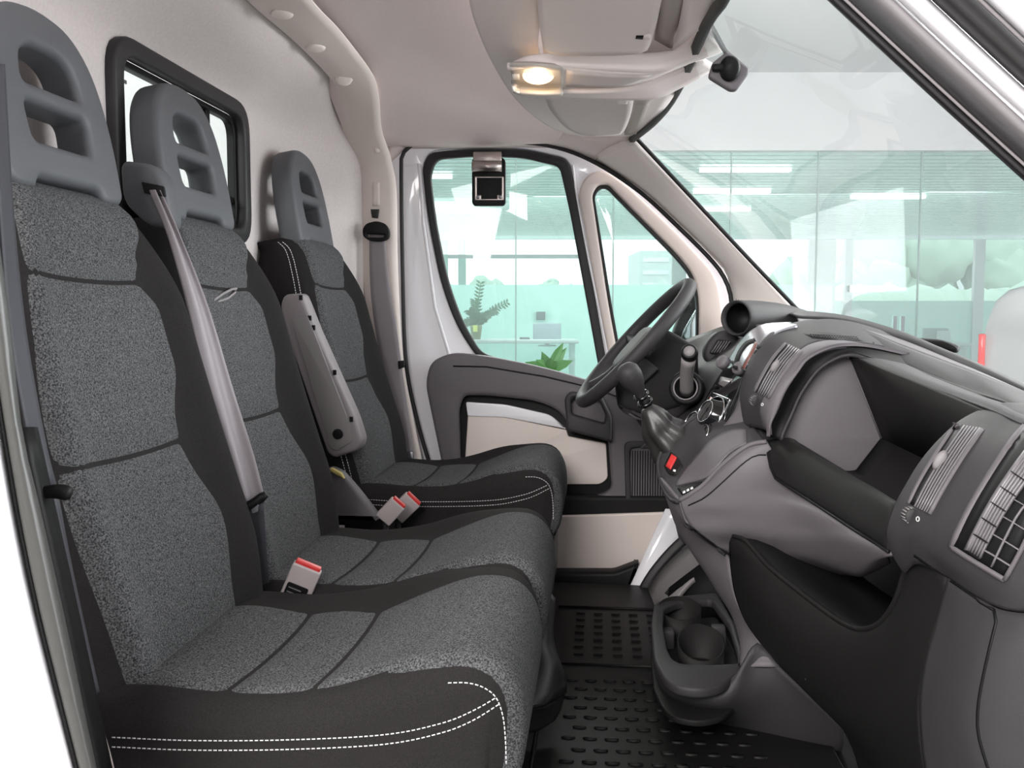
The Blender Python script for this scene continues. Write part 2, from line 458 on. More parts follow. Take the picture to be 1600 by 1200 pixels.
# speaker grille dots on the pillar
gp = []
for r in range(6):
    for c in range(12):
        u, v = 1150+c*4.2+r*1.2, 468+r*4+c*.6
        if v > 488+c*.8: continue
        q = hit(tpa, u, v, .0008); gp.append(box_geo(q, (.0035, .002, .0035)))
vs, fs = join_geo(gp); tag(mesh_obj('pillar_grille_holes', vs, fs, M['strip'], pa, False), kind='stuff')
# cant rail: between headliner edge and door seal / windscreen corner
cr1 = L([(600, 232, 2.79), (700, 205, 2.78), (800, 204, 2.76), (880, 212, 2.72), (990, 212, 2.64)])
cr2 = L([(600, 262, 2.81), (660, 226, 2.815), (800, 224, 2.80), (872, 234, 2.79), (925, 252, 2.775)])
tr4 = loft('trim_4', [cr1, cr2], M['liner'], n=30, m=4, th=.008); tag(tr4, kind='structure')
cr3 = L([(880, 206, 2.70), (930, 207, 2.69), (1000, 212, 2.655)])
tr5 = loft('trim_5', [cr3, L([(868, 232, 2.79), (900, 240, 2.785), (935, 254, 2.775)])], M['pillar'], n=10, m=4, th=.008); tag(tr5, kind='structure')
tr5.hide_render = False
# ---- windscreen
top = [P(990, 215, 2.665), P(1027, 184, 2.35), P(1060, 140, 2.1), P(1110, 30, 1.65), P(1132, 0, 1.52), V((.20, 1.25, 1.30)), V((.13, 1.02, 1.29))]
bot = [V((.60, 2.72, .75)), V((.72, 2.5, .70)), V((.83, 2.1, .665)), V((.86, 1.75, .65)), V((.83, 1.4, .65)), V((.73, 1.1, .66)), V((.62, .98, .70))]
top = spline(top, 24); bot = spline(bot, 24)
midr = [a.lerp(b, .5)+V((.03, 0, .03)) for a, b in zip(top, bot)]
w2 = loft('window_2', [top, midr, bot], M['wind'], n=24, m=12, th=0); tag(w2, kind='structure')
# black border along the driver-side edge and the upper edge
wn = spline([w2_ for w2_ in wl], 30)
tube('glass_edge', [p+V((.004, -.01, 0)) for p in wn], .006, M['rub'], w2, 6)
tube('upper_glass_edge', [p+V((-.004, 0, -.004)) for p in top], .011, M['rub'], w2, 6)

# ============================================================ DRIVER DOOR
door = empty('door_1', (-.1, 2.86, 0), None, None, kind='structure')
YD = 2.85
outer = pl([(600, 1200), (598, 235), (640, 205), (800, 200), (900, 212), (960, 240), (1040, 300), (1180, 420), (1200, 500), (1200, 1200)], YD)
winh = pl([(662, 262), (672, 238), (740, 232), (820, 234), (888, 249), (902, 320), (930, 478), (950, 590), (930, 600), (748, 560), (716, 512), (691, 445), (670, 340)], YD)
winh = fillet(winh, [.02, .04, .05, .03, .03, .05, .05, .01, .01, .03, .08, .08, .08])
qh = pl([(922, 300), (932, 286), (955, 288), (985, 318), (1060, 392), (1090, 425), (1097, 470), (1097, 600), (975, 600), (948, 470)], YD)
qh = fillet(qh, [.02, .02, .02, .05, .05, .04, .04, .01, .01, .05])
plate('door_shell', [outer, winh, qh], M['paint'], door, .03, .006, y=YD)
# raised painted reveal line
tube('door_reveal', L([(655, 255, 2.83), (662, 350, 2.83), (680, 480, 2.83), (704, 560, 2.83), (720, 620, 2.83)]), .006, M['paint'], door, 8)
tube('door_reveal', spline(L([(895, 258, 2.83), (905, 330, 2.83), (935, 480, 2.83), (953, 575, 2.83)]), 20), .004, M['paint'], door, 6)
wi = pl([(673, 275), (681, 249), (740, 244), (815, 246), (874, 260), (890, 330), (918, 480), (938, 590), (922, 600), (752, 552), (724, 505), (700, 440), (681, 345)], YD-.02)
wi = fillet(wi, [.02, .035, .05, .03, .02, .05, .05, .01, .01, .03, .08, .08, .08])
wo = pl([(660, 262), (670, 238), (740, 231), (820, 233), (889, 248), (904, 320), (932, 478), (952, 590), (930, 606), (748, 562), (714, 512), (689, 445), (668, 340)], YD-.02)
wo = fillet(wo, [.02, .04, .05, .03, .03, .05, .05, .01, .01, .03, .08, .08, .08])
plate('window_seal', [wo, wi], M['rub'], door, .024, .006, y=YD-.012)
plate('window_pane', [[V((p.x*1.0, p.y, 0)) for p in fillet(pl([(668, 240), (892, 240), (955, 600), (745, 565), (700, 480)], YD), .02)]], M['glass'], door, .004, .001, y=YD+.012)
# quarter light
qo = fillet(pl([(903, 300), (915, 275), (940, 264), (975, 285), (1060, 365), (1118, 428), (1128, 470), (1135, 600), (965, 620), (935, 470)], YD-.02), [.04, .03, .03, .05, .06, .05, .04, .01, .01, .05])
qi = fillet(pl([(925, 305), (934, 290), (950, 289), (975, 315), (1060, 400), (1085, 432), (1092, 470), (1090, 590), (972, 590), (950, 470)], YD-.02), [.02, .012, .012, .05, .05, .04, .04, .01, .01, .05])
qi2 = fillet(pl([(929, 307), (936, 295), (948, 294), (973, 320), (1057, 405), (1081, 436), (1088, 470), (1087, 586), (976, 586), (955, 470)], YD-.02), [.02, .012, .012, .05, .05, .04, .04, .01, .01, .05])
plate('quarter_frame', [qo, qi], M['beige'], door, .03, .008, y=YD-.012)
plate('quarter_seal', [qi, qi2], M['rub'], door, .03, .003, y=YD-.008)
plate('quarter_pane', [qi], M['glass'], door, .004, .001, y=YD+.01)
# door panel
pn = fillet(pl([(664, 600), (672, 565), (705, 551), (760, 556), (850, 574), (950, 604), (1100, 640), (1100, 812), (720, 812), (694, 745)], 2.775), [.03, .03, .03, .1, .1, .1, .02, .03, .03, .05])
rec = fillet(pl([(716, 640), (724, 618), (760, 618), (835, 626), (872, 640), (892, 668), (950, 684), (956, 765), (938, 775), (720, 775)], 2.775), [.02, .02, .03, .04, .03, .02, .02, .02, .02, .02])
plate('door_panel', [pn, rec], M['dash2'], door, .045, .012, y=2.795, bseg=3)
plate('panel_recess', [fillet(pl([(700, 600), (970, 640), (970, 800), (700, 790)], 2.80), .01)], M['dashd'], door, .012, .003, y=2.815)
tube('panel_crease', L([(708, 572, 2.772), (760, 573, 2.772), (850, 588, 2.772), (930, 607, 2.772), (1020, 640, 2.772)]), .0025, M['dashd'], door, 6)
plate('panel_insert', [fillet(pl([(731, 648), (790, 652), (885, 672), (888, 682), (947, 693), (950, 748), (938, 757), (724, 757)], 2.80), [.006, .02, .004, .004, .006, .012, .012, .01])], M['beige'], door, .014, .004, y=2.806)
plate('insert_strip', [fillet(pl([(728, 628), (790, 632), (860, 648), (885, 670), (790, 652), (731, 650)], 2.80), [.006, .02, .02, .004, .02, .004])], M['paint'], door, .018, .003, y=2.804)
# pull handle
hd = plate('pull_handle', [fillet(pl([(882, 622), (890, 612), (940, 617), (956, 650), (956, 690), (886, 672)], 2.75), .012), fillet(pl([(892, 625), (897, 620), (936, 626), (946, 648), (944, 662), (893, 647)], 2.75), .008)], M['dash'], door, .05, .008, y=2.757)
tag(hd, 'grab handle of the driver door')
box('handle_pocket', P(920, 645, 2.79), (.11, .01, .06), M['black'], door)
# speaker grille with fine ribs
sg = plate('speaker_surround', [fillet(pl([(975, 690), (1045, 688), (1050, 800), (978, 800)], 2.765), .02), fillet(pl([(984, 700), (1045, 697), (1045, 795), (986, 794)], 2.765), .015)], M['dash'], door, .014, .004, y=2.768)
gp = [box_geo(P(984+i*4, 748, 2.774), (.0035, .005, .17)) for i in range(17)]
vs, fs = join_geo(gp); tag(mesh_obj('speaker_ribs', vs, fs, M['dashd'], sg, False), kind='stuff')
plate('lower_moulding', [fillet(pl([(690, 775), (1060, 775), (1050, 830), (870, 834), (700, 835)], 2.77), .02)], M['dashd'], door, .05, .01, y=2.785)
# small box clipped to top of the driver window
fb = empty('clip_box', P(765, 322, 2.80), 'small black box hanging by a brushed metal clip at the top of the driver window', 'box')
Yb = 2.80
plate('case', [fillet(pl([(738, 250), (742, 247), (786, 247), (790, 252), (790, 318), (786, 322), (742, 322), (738, 318)], Yb), .004), ], M['black'], fb, .02, .003, y=Yb)
plate('rim', [fillet(pl([(742, 276), (787, 276), (787, 313), (742, 313)], Yb-.012), .003), fillet(pl([(745, 278), (784, 278), (784, 305), (777, 305), (777, 311), (752, 311), (752, 305), (745, 305)], Yb-.012), .001)], M['steel'], fb, .004, .001, y=Yb-.012)
tube('clip_roll', [P(738, 260, Yb-.017), P(784, 260, Yb-.017)], .017, M['steel'], fb, 16)
box('clip_plate', P(762, 247, Yb-.005), (.085, .02, .035), M['steel'], fb, bev=.003)
for u in (747, 782): lathe('screw', [(0, 0), (.006, 0), (.006, .004), (0, .004)], M['silver'], fb, frame_to(P(u, 308, Yb-.013), V((0, -1, 0))), 10)
# exterior mirror beyond the quarter light
sm_ = plate('side_mirror', [fillet(pl([(1087, 445), (1110, 455), (1110, 585), (1048, 590), (1052, 520), (1072, 470)], 3.06), .02)], M['black'], door, .10, .02, y=3.11)
plate('mirror_glass', [fillet(pl([(1090, 478), (1108, 485), (1108, 575), (1060, 575), (1066, 520)], 3.04), .015)], M['mirror'], sm_, .004, .001, y=3.05)
box('mirror_arm', P(1085, 600, 2.95), (.05, .22, .06), M['black'], sm_, bev=.01)

# ---- floor of the cab and lower far side
fl = box('floor', (-.05, 1.85, -.02), (1.75, 2.0, .04), M['black']); tag(fl, kind='structure')
sill = empty('baseboard_right', (0, 2.6, 0), None, None, kind='structure')
# lower beige step panel, white door frame, arch cover
plate('step_panel', [fillet(pl([(700, 812), (1062, 800), (988, 900), (700, 905)], 2.74), .01)], M['beige'], sill, .02, .004, y=2.745)
plate('step_edge', [fillet(pl([(700, 893), (960, 893), (1000, 878), (975, 948), (960, 975), (700, 975)], 2.68), .012)], M['black'], sill, .06, .012, y=2.70)
box('sill_ledge', P(840, 935, 2.60), (.75, .14, .05), M['dashd'], sill, bev=.01)
loft('painted_sill', [L([(1040, 795, 2.70), (1010, 860, 2.68), (975, 935, 2.62), (966, 945, 2.60)]), L([(1110, 800, 2.70), (1045, 862, 2.68), (1000, 930, 2.62), (982, 945, 2.60)])], M['paint'], sill, n=12, m=4, th=.012)
loft('arch_seal', [L([(1100, 815, 2.665), (1058, 842, 2.66), (1015, 890, 2.64), (985, 942, 2.60)]), L([(1100, 832, 2.655), (1066, 856, 2.65), (1025, 900, 2.63), (1000, 942, 2.59)])], M['rub'], sill, n=16, m=4, th=.02)
loft('arch_cover', [L([(1110, 835, 2.64), (1068, 856, 2.64), (1025, 900, 2.62), (1000, 945, 2.58)]), L([(1160, 850, 2.4), (1120, 880, 2.38), (1080, 905, 2.36), (1045, 945, 2.35)])], M['grey'], sill, n=16, m=4, th=.012)
loft('footwell_wall', [L([(700, 955, 2.62), (1000, 945, 2.62), (1045, 918, 2.4), (1110, 872, 2.35), (1200, 850, 2.3)]), L([(700, 1010, 2.62), (1000, 1010, 2.62), (1040, 1010, 2.4), (1110, 1010, 2.35), (1200, 1010, 2.3)])], M['black'], sill, n=20, m=3, th=.01)

# ============================================================ SEATS
BP = [(-.545, .26), (-.560, .34), (-.580, .43), (-.612, .53), (-.645, .64), (-.672, .74), (-.693, .83), (-.713, .90), (-.732, .945), (-.762, .968), (-.80, .962)]
BW = [.205, .212, .220, .223, .224, .224, .222, .214, .192, .165, .15]
bps = spline([V((a, 0, b)) for a, b in BP], 41); bws = spline([V((a, i*.1, 0)) for i, a in enumerate(BW)], 41)
def lerp_at(arr, t):
    s = min(len(arr)-1.0001, max(0, t*(len(arr)-1))); i = int(s); return arr[i].lerp(arr[i+1], s-i)
def backS(u, t):
    p = lerp_at(bps, t); w_ = lerp_at(bws, t).x
    k = 1-sm(.72, .95, t)
    au = abs(u)
    bulge = .036*k*math.exp(-((au-(.80 if u > 0 else .88))/(.20 if u > 0 else .16))**2)*(.6+.4*sm(0, .3, t))*(1 if u > 0 else .3) - .006*k
    edge = -.055*(max(0, au-.80)/.20)**2.2
    return V((p.x+bulge+edge, u*w_, p.z+edge*.2))
CP = [(-.62, .335), (-.54, .340), (-.45, .334), (-.37, .336), (-.30, .350), (-.23, .376), (-.17, .390), (-.125, .384), (-.098, .355), (-.088, .31), (-.09, .26), (-.105, .20)]
cps = spline([V((a, 0, b)) for a, b in CP], 45)
def cushS(u, t):
    p = lerp_at(cps, t); au = abs(u)
    w_ = .224-.018*sm(.62, .95, t)
    k = 1-sm(.45, .66, t)
    f = sm(.55, .85, t)
    bulge = .022*k*math.exp(-((au-.78)/.17)**2)*sm(.15, .5, t)*(1 if u > 0 else .1)
    e = (max(0, au-.80)/.20)**2.4 if u > 0 else (max(0, au-.86)/.14)**2.2
    q = V((p.x-e*.035*f, u*w_, p.z+bulge-e*(.022+.012*(1-f))))
    return q
def surf_shell(name, S, mat_, parent, back, nt=46, nu=33, dz=0):
    rows = []
    for i in range(nt):
        t = i/(nt-1); r = []
        L_, R_ = S(-1, t), S(1, t)
        b = back(t)
        r.append(b(L_, 1.0)); r.append(b(L_, .55)); r.append(b(L_, .12))
        for j in range(nu):
            u = -1+2*j/(nu-1); u = math.copysign(abs(u)**.85, u) if u else 0
            r.append(S(u, t))
        r.append(b(R_, .12)); r.append(b(R_, .55)); r.append(b(R_, 1.0))
        rows.append(r)
    nc = len(rows[0]); off = ancestor_offset(parent)
    vs = [p+off*0 for r in rows for p in r]; fs = grid_faces(nt, nc, True)
    fs.append(tuple(range(nc))); fs.append(tuple(reversed([(nt-1)*nc+k for k in range(nc)])))
    me_off = V((off.x*0, off.y, 0))
    o = mesh_obj(name, [v+V((0, off.y, dz)) for v in vs], fs, mat_, parent)
    return recalc(o)
def nrm(S, u, t):
    e = .01
    a = S(min(1, u+e), t)-S(max(-1, u-e), t); b = S(u, min(1, t+e))-S(u, max(0, t-e))
    return b.cross(a).normalized()
def panel(name, S, lo, hi, t0, t1, mat_, parent, lift=.006, flip=1, nu=30, nt=34, tu=None, dz=0):
    off = ancestor_offset(parent); rows = []
    for i in range(nt):
        a = i/(nt-1); r = []
        for j in range(nu):
            b = j/(nu-1)
            tt = t0+(t1-t0)*a
            ul, ur = lo(tt), hi(tt)
            u = ul+(ur-ul)*b
            if tu: tt = tt+tu(u)
            tt = min(1, max(0, tt))
            a_ = a
            ea = min(a, 1-a)*(t1-t0)*16; eb = min(b, 1-b)*(ur-ul)*9
            h = lift*min(1, (1-(1-min(1, ea))**3))*min(1, (1-(1-min(1, eb))**3))*1.0-.0012
            n = nrm(S, u, tt)*flip
            r.append(S(u, tt)+n*h+V((0, off.y, dz)))
        rows.append(r)
    vs = [p for r in rows for p in r]
    return mesh_obj(name, vs, grid_faces(nt, nu) if flip > 0 else [tuple(reversed(f)) for f in grid_faces(nt, nu)], mat_, parent)
def interp(tab):
    def f(t):
        for (a, x), (b, y) in zip(tab, tab[1:]):
            if t <= b: return x+(y-x)*sm(a, b, t)
        return tab[-1][1]
    return f
def dashes(name, pts, seg, gap, r, mat_, parent):
    n = 400; q = spline(pts, n); cum = [0]
    for i in range(1, n): cum.append(cum[-1]+(q[i]-q[i-1]).length)
    tot = cum[-1]; s = 0; geo = []
    def at(s):
        for i in range(1, n):
            if cum[i] >= s: return q[i-1].lerp(q[i], (s-cum[i-1])/max(1e-9, cum[i]-cum[i-1]))
        return q[-1]
    while s < tot-seg:
        geo.append(tube_geo([at(s), at(s+seg)], r, 5)); s += seg+gap
    vs, fs = join_geo(geo); o = mesh_obj(name, vs, fs, mat_, parent); tag(o, kind='stuff'); return o
stitches = []
def make_seat(yc, label, dz=0, dc=0):
    root = empty('van_seat', (-.42, yc, 0), label, 'seat', 'van seats in one row')
    yo = yc
    def back_b(t):
        d = (.078+.02*(1-t))*(1-.55*sm(.80, 1, t)); dz = -.022*sm(.86, 1, t)
        return lambda p, f: V((p.x-d*f, p.y*(1-.08*f*f), p.z+dz*f))
    bk = surf_shell('backrest', backS, M['dfab'], root, back_b, dz=dz)
    # light centre panels
    tab = [(0, .45), (.12, .53), (.28, .60), (.44, .44), (.46, .45), (.60, .60), (.70, .60), (.77, .50), (.80, .56), (.89, .84), (.985, .90)]
    hi = interp(tab); lo = interp([(0, -.93), (.3, -.95), (.78, -.90), (1, -.93)])
    for (a, b) in ((.06, .445), (.445, .76), (.76, .99)):
        panel('back_panel', backS, lo, hi, a, b, M['fab'], bk, .007, -1, tu=lambda u: .015*u*u, dz=dz)
    def cb(t):
        return lambda p, f: V((p.x-.02*f*sm(.6, 1, t), p.y*(1-.02*f), p.z+(.185-p.z)*f) if p.z > .185 else p)
    cu = surf_shell('seat_cushion', cushS, M['dfab'], root, cb, dz=dc)
    tabc = [(0, .58), (.15, .66), (.33, .70), (.40, .66), (.52, .70), (.60, .88), (.66, .965), (1, .985)]
    lo2 = interp([(0, -.86), (.2, -.90), (.50, -.90), (.68, -.955), (1, -.985)]); hi2 = interp([(0, .42), (.15, .50), (.26, .46), (.34, .50), (.42, .42), (.52, .52), (.66, .62), (1, .78)])
    for (a, b) in ((.06, .265), (.265, .42), (.42, .995)):
        panel('cushion_panel', cushS, lo2, hi2, a, b, M['fab'], cu, .006, 1, tu=lambda u: -.03*u*u, dz=dc)
    stitches.append((root, cu, yc))
    if yc > 2:
        for k in (0, .012):
            pts = [backS(-.985, t)+V((.012-k, yo-.002, dz)) for t in [.06+.88*i/24 for i in range(25)]]
            dashes('stitching', pts, .0045, .0025, .0009, M['thread'], bk)
    # headrest
    tl = .17
    ux, uy = V((0, 1, 0)), V((-math.sin(tl), 0, math.cos(tl))); un = ux.cross(uy)
    Mh = Matrix.Translation((-.765, yo, .955)) @ Matrix((ux, uy, un)).transposed().to_4x4()
    o = [(-.145, .012), (-.128, .0), (-.085, .0), (-.075, .018), (.075, .018), (.085, .0), (.128, .0), (.145, .012), (.147, .09), (.138, .16), (.118, .215), (.075, .255), (0, .268), (-.075, .255), (-.118, .215), (-.138, .16), (-.147, .09)]
    outl = fillet([V((a, b, 0)) for a, b in o], [.012, .01, .012, .01, .01, .012, .01, .012, .04, .04, .04, .05, .05, .05, .04, .04, .04], 4)
    h1 = fillet([V(p) for p in ((-.070, .150, 0), (.070, .150, 0), (.062, .190, 0), (.035, .205, 0), (-.035, .205, 0), (-.062, .190, 0))], [.012, .012, .02, .03, .03, .02], 4)
    h2 = fillet([V(p) for p in ((-.070, .070, 0), (.070, .070, 0), (.074, .122, 0), (-.074, .122, 0))], .014, 4)
    hr = plate('headrest', [outl, h1, h2], M['head'], root, .058, .013, Mh, bseg=4)
    # base
    box('seat_base', (-.36, yo, .105), (.44, .40, .21), M['black'], root, bev=.012)
    box('slide_rail', (-.36, yo-.17, .03), (.44, .03, .03), M['dashd'], root, bev=.004)
    return root, bk, cu
seat1, bk1, cu1 = make_seat(1.265, 'nearest van seat, charcoal fabric, beside the open passenger door')
tcu = bvh(cu1)
st_paths = []
for dv in (0, 15):
    st_paths.append([hit(tcu, q.x, q.y+dv, .0005) for q in spline([V(p) for p in ((175, 1152, 0), (300, 1157, 0), (450, 1156, 0), (600, 1148, 0), (690, 1130, 0), (740, 1110, 0), (775+dv*.3, 1090-dv*.3, 0))], 30)])
st_paths.append([hit(tcu, q.x, q.y, .0005) for q in spline([V(p) for p in ((700, 1067, 0), (730, 1067, 0), (755, 1074, 0), (775, 1090, 0), (786, 1120, 0), (790, 1160, 0), (791, 1200, 0))], 24)])
def stitch(root, cu, yc, dz=0, ex=0):
    for k, pth in enumerate(st_paths): dashes('stitching', [p+V((0, yc-1.265, dz+(ex*(1-i/len(pth)) if k < 2 else 0))) for i, p in enumerate(pth)], .0042, .0022, .0008, M['thread'], cu)
stitch(seat1, cu1, 1.265)
seat2, bk2, cu2 = make_seat(1.715, 'middle van seat with a diagonal belt and a small loop tag on its back')
seat3, bk3, cu3 = make_seat(2.43, 'driver seat with a folded grey armrest, farthest, by the driver door', .018, .034)
stitch(seat2, cu2, 1.715); stitch(seat3, cu3, 2.43, .034, .022)
# loop tag on the middle seat back
tb2k = bvh(bk2)
tube('fabric_loop', [hit(tb2k, u, v, o_) for u, v, o_ in ((328, 474, .004), (338, 466, .009), (350, 458, .013), (362, 452, .014), (369, 451, .013), (367, 457, .011), (356, 466, .010), (342, 471, .008), (332, 475, .004))], .0028, M['grey'], seat2, 6)
# armrest of driver seat
Ya = 2.165
ar = plate('armrest', [fillet(pl([(437, 478), (443, 460), (470, 458), (478, 476), (492, 512), (556, 655), (566, 690), (560, 704), (522, 716), (511, 708), (450, 530)], Ya), [.012, .012, .01, .02, .03, .03, .015, .012, .015, .015, .05], 5)], M['greyarm'], seat3, .06, .010, y=Ya+.03, bseg=3)
tag(ar, 'folded grey plastic armrest')
plate('armrest_cover', [fillet(pl([(455, 497), (481, 493), (547, 662), (550, 690), (526, 705), (516, 700)], Ya-.002), .006)], M['grey'], ar, .006, .002, y=Ya-.001)
lathe('pivot_button', [(0, 0), (.0125, 0), (.0125, .004), (.010, .005), (0, .003)], M['black'], ar, frame_to(P(528, 678, Ya-.004), V((0, -1, 0))), 20)
for (u, v) in ((470, 465), (484, 497), (490, 512), (523, 582), (549, 655)):
    box('clip', P(u, v, Ya-.001), (.008, .004, .012), M['black'], ar)
# bracket cover between middle and driver seat
plate('side_shield', [fillet(pl([(503, 810), (506, 735), (515, 731), (532, 738), (560, 770), (592, 812)], 2.12), [.002, .012, .01, .015, .03, .002], 5)], M['dash2'], seat3, .04, .008, y=2.14)
plate('recline_lever', [fillet(pl([(512, 733), (520, 730), (535, 738), (540, 748), (528, 742)], 2.115), .004)], mat('lever_yellow', (.55, .45, .16), .4), seat3, .012, .003, y=2.112)
box('lever_bar', P(641, 718, 2.7), (.02, .02, .05), M['silver'], seat3, bev=.003)
box('height_adjuster', P(858, 870, 2.25), (.03, .30, .12), M['black'], seat3, bev=.008)
# pouch under bench front
po = empty('fabric_pouch', P(845, 1150, 1.80), 'black leatherette pouch hanging under the front of the middle seat', 'pouch')
loft('flap', [L([(800, 930, 1.85), (850, 920, 1.86), (868, 935, 1.88)]), L([(800, 1010, 1.72), (850, 1000, 1.74), (866, 1000, 1.78)]), L([(800, 1060, 1.66), (862, 1040, 1.68), (884, 1055, 1.72)]), L([(790, 1110, 1.60), (850, 1100, 1.62), (886, 1075, 1.68)])], M['leather'], po, n=16, m=16, th=.008)
loft('pocket', [L([(800, 1112, 1.60), (850, 1102, 1.63), (884, 1082, 1.69)]), L([(800, 1130, 1.62), (850, 1125, 1.64), (876, 1110, 1.68)]), L([(800, 1150, 1.62), (840, 1142, 1.64), (868, 1125, 1.67)])], M['leather'], po, n=16, m=8, th=.008)
tube('zip', L([(800, 1112, 1.595), (850, 1101, 1.62), (884, 1080, 1.68)]), .003, M['dashd'], po, 6)

# ============================================================ BELTS
# centre belt guide housing on the shoulder between near and middle seat
bg = empty('belt_guide', P(225, 355, 1.50), 'grey plastic belt guide between the near and middle seat backs', 'belt guide')
Mg = 1.49
plate('housing', [fillet(pl([(186, 262), (192, 250), (240, 256), (258, 290), (266, 345), (262, 358), (228, 352), (190, 315)], Mg), [.008, .01, .02, .02, .02, .008, .02, .02])], M['head'], bg, .05, .010, y=Mg+.025, bseg=3)
plate('slot', [fillet(pl([(221, 284), (256, 291), (259, 308), (226, 302)], Mg-.002), .003)], M['black'], bg, .006, .001, y=Mg-.001)
cb_ = empty('seat_belt', P(400, 945, 1.50), 'pale grey seat belt running diagonally over the middle seat back', 'seat belt', 'seat belts')
lft = L([(233, 297, 1.485), (262, 370, 1.47), (292, 480, 1.46), (318, 600, 1.46), (343, 715, 1.47), (362, 792, 1.475)])
rgt = L([(250, 297, 1.485), (283, 372, 1.49), (326, 480, 1.50), (362, 600, 1.51), (396, 710, 1.50), (415, 786, 1.49)])
fold = [a.lerp(b, .4)+V((.006, -.006, 0)) for a, b in zip(lft, rgt)]; fold2 = [a.lerp(b, .7)+V((-.004, .006, 0)) for a, b in zip(lft, rgt)]
loft('webbing', [lft, fold, fold2, rgt], M['belt'], cb_, n=30, m=13, th=.0015)
tube('tongue', spline(L([(362, 802, 1.465), (390, 790, 1.465), (416, 772, 1.47)]), 8), [.007, .008, .008, .008, .008, .008, .008, .006], M['black'], cb_, 8)
loft('lower_webbing', [L([(368, 800, 1.48), (378, 850, 1.49), (388, 900, 1.50), (400, 948, 1.51)]), L([(412, 786, 1.49), (416, 850, 1.50), (420, 900, 1.51), (424, 948, 1.52)])], M['beltd'], cb_, n=14, m=5, th=.0015)
plate('tongue_latch', [fillet(pl([(390, 790), (404, 786), (402, 800), (394, 803)], 1.462), .002)], M['silver'], cb_, .003, .0005, y=1.464)
# near belt
nb = empty('seat_belt', P(140, 1080, 1.0), 'dark seat belt hanging along the near edge of the nearest seat', 'seat belt', 'seat belts')
loft('webbing', [L([(-14, 100, .965), (0, 330, .97), (16, 520, .975), (45, 690, .98), (62, 768, .985)]), L([(8, 100, 1.02), (22, 330, 1.02), (42, 520, 1.02), (72, 690, 1.02), (90, 762, 1.02)])], M['beltd'], nb, n=24, m=6, th=.002)
tube('tongue', spline(L([(62, 770, .975), (90, 768, .98), (112, 772, .985)]), 8), [.006, .007, .0075, .008, .0085, .009, .009, .006], M['black'], nb, 8)
loft('lower_webbing', [L([(66, 775, .985), (90, 880, .99), (118, 1000, .99), (142, 1090, 1.0)]), L([(92, 775, 1.02), (112, 880, 1.02), (138, 1000, 1.02), (156, 1080, 1.02)])], M['beltd'], nb, n=16, m=5, th=.002)
# driver belt
db = empty('seat_belt', P(640, 720, 2.74), 'grey driver seat belt hanging from the pillar anchor beside the door', 'seat belt', 'seat belts')
loft('webbing', [L([(577, 366, 2.735), (578, 440, 2.735), (584, 500, 2.73), (596, 575, 2.73), (606, 660, 2.72), (620, 735, 2.70)]), L([(601, 366, 2.735), (608, 440, 2.735), (618, 500, 2.73), (628, 575, 2.73), (640, 660, 2.72), (650, 735, 2.70)])], M['belt'], db, n=20, m=6, th=.0015)
plate('anchor', [fillet(pl([(566, 358), (572, 349), (588, 345), (602, 349), (609, 360), (608, 374), (596, 378), (578, 377), (567, 370)], 2.73), .012), fillet(pl([(574, 366), (601, 367), (600, 371), (575, 371)], 2.73), .002)], M['black'], db, .018, .005, y=2.735)
plate('buckle_stop', [fillet(pl([(622, 564), (632, 563), (632, 574), (623, 577)], 2.725), .003)], M['black'], db, .01, .002, y=2.725)
# buckles
def buckle(u, v, y, w_, h, lean, label, grp='seat belt buckles'):
    base = P(u, v, y)
    r = empty('belt_buckle', base, label, 'buckle', grp)
    ux = V((math.cos(lean), .15, -math.sin(lean)*1.0)).normalized(); uy = V((math.sin(lean), 0, math.cos(lean))); uy = (uy-ux*uy.dot(ux)).normalized(); un = ux.cross(uy)
    Mb = Matrix.Translation(base) @ Matrix((ux, uy, un)).transposed().to_4x4()
    tube('stalk', [base+uy*.01, V((base.x, base.y, .001))], .007, M['black'], r, 8)
    plate('body', [rr(-w_/2, 0, w_/2, h, .004)], mat('buckle_grey', (.42, .37, .37), .4), r, .02, .003, Mb)
    plate('release_button', [rr(-w_/2+.003, h-.004, w_/2-.003, h+.006, .002)], M['red'], r, .014, .002, Mb)
    return r, Mb
b1, Mb = buckle(448, 962, 1.50, .050, .095, .42, 'grey buckle with red button standing between the near and middle seat cushions')
plate('sticker', [rr(-.020, .028, .017, .062, .004)], M['black'], b1, .002, .0004, Mb @ Matrix.Translation((0, 0, .011)))
plate('paper_tag', [rr(-.021, .006, .012, .026, .001)], M['white'], b1, .002, .0004, Mb @ Matrix.Translation((0, 0, .011)))
gp = []
for k, (a, wd) in enumerate(((.053, .022), (.045, .026), (.037, .014))):
    gp.append([Mb @ V((x, z, .0125)) for x, z in ((-.016, a), (-.016+wd, a), (-.016+wd, a+.002), (-.016, a+.002))])
vs = [p for q in gp for p in q]; mesh_obj('sticker_print', vs, [(0, 1, 2, 3), (4, 5, 6, 7), (8, 9, 10, 11)], M['grey'], b1, False)
buckle(598, 812, 2.06, .040, .055, .75, 'small buckle with red button half hidden by the middle cushion, left of the pair')
buckle(618, 806, 2.14, .046, .060, .80, 'taller red buckle against the side of the driver cushion, right of the pair')

# ============================================================ OVERHEAD CONSOLE
oc = empty('overhead_console', (0, 1.9, 1.28), 'pale overhead console above the windscreen with a ridge between the sun visors', 'console')
